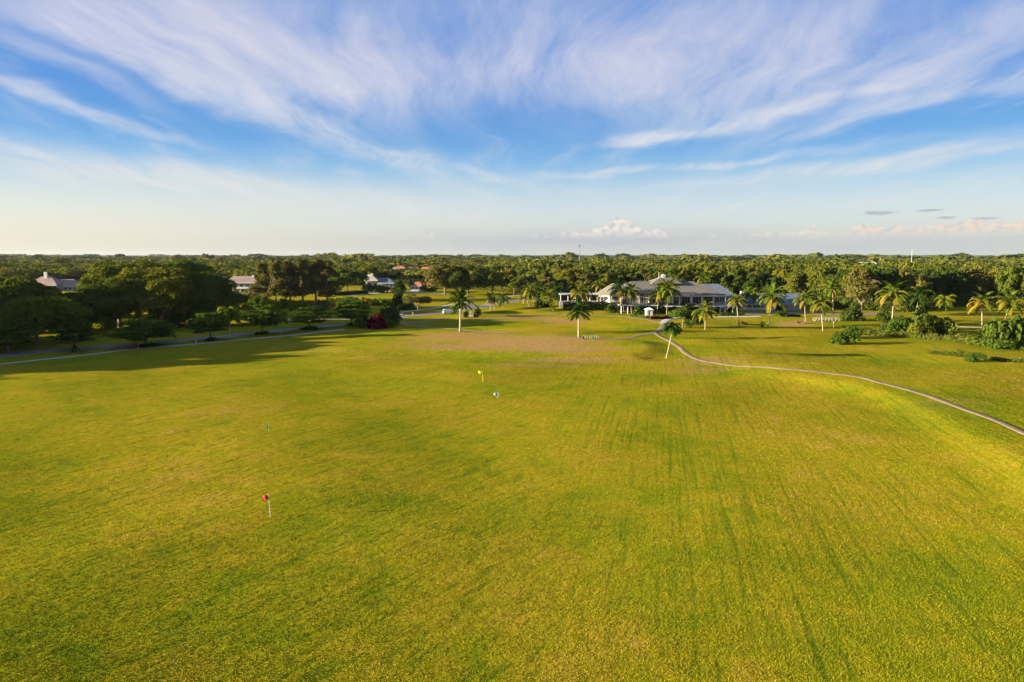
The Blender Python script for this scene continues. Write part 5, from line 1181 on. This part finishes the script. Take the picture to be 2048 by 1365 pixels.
LM = [(-999, 60, 'at the far left edge', 'l'), (60, 200, 'behind the tan roofed house', 'l'), (200, 452, 'behind the left grove', 'l'), (452, 700, 'behind the casuarina row', 'l'), (700, 812, 'behind the blue roofed house', 'm'), (812, 970, 'behind the orange roofed house', 'm'),
      (970, 1090, 'behind the leaning palm clump', 'm'), (1090, 1200, 'behind the entrance canopy', 'm'), (1200, 1300, 'over the left roof of the clubhouse', 'b'), (1300, 1400, 'over the clubhouse ridge', 'b'), (1400, 1480, 'over the shade blue roofed rear wing', 'b'), (1480, 1550, 'above the ribbon windows', 'b'),
      (1550, 1625, 'above the garage opening', 'b'), (1625, 1700, 'behind the footbridge', 'r'), (1700, 1770, 'around the dried palm crown', 'r'), (1770, 1850, 'behind the large coconut palm', 'r'), (1850, 1930, 'behind the small fan palm', 'r'), (1930, 2000, 'behind the yellow frond palm', 'r'), (2000, 9999, 'at the far right edge', 'r')]
GR = {'l': 'trees of the left wood', 'm': 'trees of the middle wood', 'b': 'trees behind the clubhouse', 'r': 'trees of the right wood'}
CW = {'mixed': 'mid green', 'green': 'fresh green', 'dark': 'dark green', 'olive': 'olive brown', 'yellow': 'yellow green', 'lime': 'light green'}
def wlabel(px, y, h_, kd, mk):
    for a, b_, t, q in LM:
        if a <= px < b_: break
    d = 'front row' if y < 380 else 'second row' if y < 450 else 'third row' if y < 540 else 'back row'
    return '%s %s tree, %s %s' % (CW[mk], 'upright' if kd == 'tall' else 'spreading' if h_ < 13 else 'domed', d, t), GR[q]
NIND = 270
for i, (y, x, px, py, h_, r_) in enumerate(TR[:NIND]):
    kd = 'broad' if gw.random() < .7 else 'tall'; v = int(gw.integers(0, 5 if kd == 'broad' else 3))
    me, tr, mh, mr = template((kd, v)); mk = MKS[int(gw.integers(0, len(MKS)))]; lb, gr = wlabel(px, y, h_, kd, mk)
    plant(kd, v, Vector((x, y, gz(x, y) - .1)), r_ * (1.12 if kd == 'broad' else 1.0), h_ / mh, mk, lb, 'tree', gr, 'wood_tree')
# the rest of the woods: one object, real crowns, simpler with distance
def mass(name, T, nq, size, label, low=-.1):
    tp = []
    for v in range(5):
        V, cen = crown_broad(100 + v, 6, 4.4, 7.4, 12, 2.5, nq, size, low); tp.append(V)
    Vs = []; tn = []
    for (y, x, px, py, h_, r_) in T:
        fld = 1 + .22 * math.sin(x * .021 + 2 * math.sin(y * .009)) * math.sin(y * .017 + 1.3); h_ *= fld; r_ *= gw.uniform(.75, 1.45)
        t = tp[int(gw.integers(0, 5))]; a = gw.uniform(0, 6.28); c, s_ = math.cos(a), math.sin(a)
        q = t * np.array([r_ * 1.35, r_ * 1.35, h_ / 12.0]); q = np.stack([q[:, 0] * c - q[:, 1] * s_ + x, q[:, 0] * s_ + q[:, 1] * c + y, q[:, 2]], -1)
        Vs.append(q.astype(np.float32)); tn.append(np.full(len(q), gw.uniform(0, 1), np.float32))
    V = np.concatenate(Vs); me = npmesh(name, V, quads(V), LEAF['far']); a = me.attributes.new('tone', 'FLOAT', 'POINT'); a.data.foreach_set('value', np.concatenate(tn))
    print(name, len(T), len(V) // 2)
    return tag(link(name, me), label, 'wood', None, 'stuff')
rest = TR[NIND:]
mass('wood', [t for t in rest if t[0] < 520], 210, 1.15, 'dense green wood stretching from the lawns towards the horizon')
mass('wood', [t for t in rest if t[0] >= 520], 110, 1.5, 'middle distance of the green wood')
far = candidates(760, 9000, lambda y: 12 + (y - 760) * .016, .84)
FT = []
for x, y in far:
    px, py = topx(x, y); s_ = 1 + (y - 760) / 900.; h_ = gw.uniform(8, 14) * (gw.uniform(1.3, 2.1) if gw.random() < .035 and y > 1100 else 1); r_ = gw.uniform(.9, 1.4) * min(s_, 6)
    c = hcap(float(px), y, 8)
    if c < 2.5: continue
    FT.append((y, x, px, py, min(h_, c) if y < 1800 else h_, r_))
mass('distant_wood', [t for t in FT if t[0] < 2000], 44, 2.6, 'far wood fading towards the horizon')
mass('distant_wood', [t for t in FT if t[0] >= 2000], 26, 4.5, 'last tree line on the horizon')
# weeds along the thicket and the strip at right
def weeds(name, line, wid, n, size, hgt, label, mk='weed'):
    P = [np.array(G(*p)[:2]) for p in line]; L = [np.linalg.norm(b - a) for a, b in zip(P[:-1], P[1:])]; g = np.random.default_rng(n)
    i = g.choice(len(L), n, p=np.array(L) / sum(L)); t = g.uniform(0, 1, n)[:, None]; A = np.array(P)
    q = A[i] * (1 - t) + A[i + 1] * t + g.normal(0, wid * .4, (n, 2)) ; z = hz(q[:, 0], q[:, 1]); cl = .5 + .5 * np.sin(q[:, 0] * 1.1) * np.sin(q[:, 1] * .9 + 1)
    pp = np.stack([q[:, 0], q[:, 1], z + np.abs(g.normal(0, hgt, n)) * (.35 + cl)], -1); N = g.normal(0, 1, (n, 3)); N[:, 2] = np.abs(N[:, 2])
    V = leaves(pp, N, size, g, .6, 2.0); tag(link(name, npmesh(name, V, quads(V), LEAF[mk])), label, 'weeds', None, 'stuff')
weeds('undergrowth', [(1700, 667), (1760, 671), (1830, 675), (1900, 682), (1960, 690), (2020, 698), (2100, 706)], 3.0, 26000, .24, .55, 'ragged undergrowth below the flowering thicket')
weeds('weed_strip', [(1862, 707), (1900, 711), (1950, 716), (2000, 722), (2060, 727)], 1.1, 9000, .20, .30, 'strip of low weeds across the right lawn')
weeds('bank_undergrowth', [(1690, 655), (1730, 664), (1765, 668)], 1.6, 4000, .22, .4, 'low plants between the lawn bush and the thicket', 'street')

weeds('wood_edge_undergrowth', [(1484, 612), (1560, 611), (1640, 611), (1700, 619), (1800, 623), (1900, 612), (2048, 617), (2150, 617)], 6.0, 34000, .55, 2.6, 'dark undergrowth along the edge of the right wood', 'mixed')
weeds('wood_edge_undergrowth', [(700, 572), (740, 568), (800, 566), (870, 573), (960, 580), (1040, 586), (1100, 600)], 6.0, 14000, .6, 1.8, 'dark undergrowth along the edge of the middle wood', 'mixed')
weeds('grove_undergrowth', [(0, 655), (100, 650), (200, 640), (330, 640), (450, 630)], 5.0, 12000, .4, .7, 'dark undergrowth below the left grove', 'dark')
# ------------------------------------------------------------------ grass tufts of the near range, real blades
def tufts(n=760000):
    g = np.random.default_rng(21); u = g.uniform(0, 1, n); y0, y1 = 33., 190.
    Y = 1 / (1 / y0 - u * (1 / y0 - 1 / y1)); Xx = g.uniform(-.80, .80, n) * (Y + 4)
    # fine clumps that thin out with distance
    m_ = g.normal(0, 1, n); keep = (g.uniform(0, 1, n) < np.interp(Y, [60, 190], [1, 0])); Xx, Y = Xx[keep], Y[keep]; n = len(Y)
    c_ = g.integers(0, n, n); near_ = g.uniform(0, 1, n) < .55; c_ = (np.arange(n) // 6) * 6
    Xx = np.where(near_, Xx[c_] + g.normal(0, .11, n), Xx); Y = np.where(near_, Y[c_] + g.normal(0, .13, n), Y)
    Zz = hz(Xx, Y); s_ = g.uniform(.4, 1.3, n) * np.interp(Y, [35, 190], [.048, .09]); a = g.uniform(0, 6.28, n); l = g.uniform(0, 6.28, n)
    dx, dy = np.cos(a) * s_ * .8, np.sin(a) * s_ * .8
    tx, ty = np.cos(l) * s_ * .9, np.sin(l) * s_ * .9
    A = np.stack([Xx - dx, Y - dy, Zz - .02], -1); B = np.stack([Xx + dx, Y + dy, Zz - .02], -1); Cc = np.stack([Xx + tx, Y + ty, Zz + s_ * .8], -1)
    V = np.stack([A, B, Cc], 1).reshape(-1, 3)
    o = link('grass_tufts', npmesh('grass_tufts', V, np.arange(len(V)).reshape(-1, 3), M_tuft)); tag(o, 'coarse grass blades of the driving range', 'grass', None, 'stuff')
def tuftfn(k, p, pos):
    r_ = k.n('ShaderNodeNewGeometry').outputs['Random Per Island']
    x = k.n('ShaderNodeSeparateXYZ'); k.put(x.inputs[0], pos); x = x.outputs[0]
    side = k.ss(k.m('ADD', x, k.m('MULTIPLY', k.m('SUBTRACT', k.noise(pos, .03, 2), .5), 30.0)), -2, 16)
    st = k.mix(side, k.noise(k.mp(k.mp(pos, rot=R(35)), scale=(1, .12, 1)), 1.6, 3, .6), k.noise(k.mp(k.mp(pos, rot=R(12.6)), scale=(1.6, .035, 1)), 1.2, 5, .64))
    big = k.noise(pos, .035, 4, .6); mid = k.noise(pos, .22, 5, .62, .6)
    f = k.m('ADD', k.m('MULTIPLY', k.ss(big, .28, .72, .22, .80), .5), k.m('ADD', k.m('MULTIPLY', mid, .5), k.m('ADD', k.m('MULTIPLY', st, .40), k.m('MULTIPLY', r_, .16))))
    c = k.ramp(f, [(.52, (.115, .16, .006)), (.70, (.21, .215, .007)), (.84, (.28, .245, .010)), (1.0, (.34, .25, .03))])
    rare = k.ss(k.m('ADD', k.m('MULTIPLY', mid, .5), k.m('MULTIPLY', k.noise(pos, .9, 4, .6), .5)), .60, .74)
    c = k.mix(k.m('MULTIPLY', rare, .5), c, (.38, .25, .05, 1))
    k.put(p.inputs[0], k.mix(k.ss(st, .46, .36, 0, .62), c, (.08, .110, .006, 1)))
M_tuft = mat('grass_blade', tuftfn, 1.0, 0.0)
tufts()

# trees and masts that would share a label are told apart by their order from the left
ORD = ['first', 'second', 'third', 'fourth', 'fifth', 'sixth', 'seventh', 'eighth', 'ninth', 'tenth', 'eleventh', 'twelfth', 'thirteenth', 'fourteenth', 'fifteenth', 'sixteenth', 'seventeenth', 'eighteenth', 'nineteenth', 'twentieth']
by = {}
for o in C.objects:
    if o.parent is None and 'label' in o.keys() and 'group' in o.keys(): by.setdefault(o['label'], []).append(o)
for lb, L_ in by.items():
    if len(L_) > 1:
        L_.sort(key=lambda o: topx(o.location.x, o.location.y)[0])
        for i, o in enumerate(L_): o['label'] = '%s, %s from left' % (lb, ORD[i] if i < len(ORD) else 'last')

# ------------------------------------------------------------------ air
def haze():
    o = MB().box(-9500, 9500, -400, 9400, -4, 62).build('haze', plain('tmp', (1, 1, 1)), None); me = o.data; me.materials.clear()
    m_ = bpy.data.materials.new('air'); m_.use_nodes = True; k = NT(m_.node_tree); out = k.n('ShaderNodeOutputMaterial'); v = k.n('ShaderNodeVolumePrincipled')
    v.inputs['Color'].default_value = (.62, .72, .86, 1); v.inputs['Density'].default_value = HAZE; v.inputs['Anisotropy'].default_value = .2
    k.put(out.inputs['Volume'], v.outputs[0]); me.materials.append(m_); tag(o, 'thin pale haze over the land', 'haze', None, 'stuff')
HAZE = .000016
haze()
print('objects', len(bpy.data.objects))
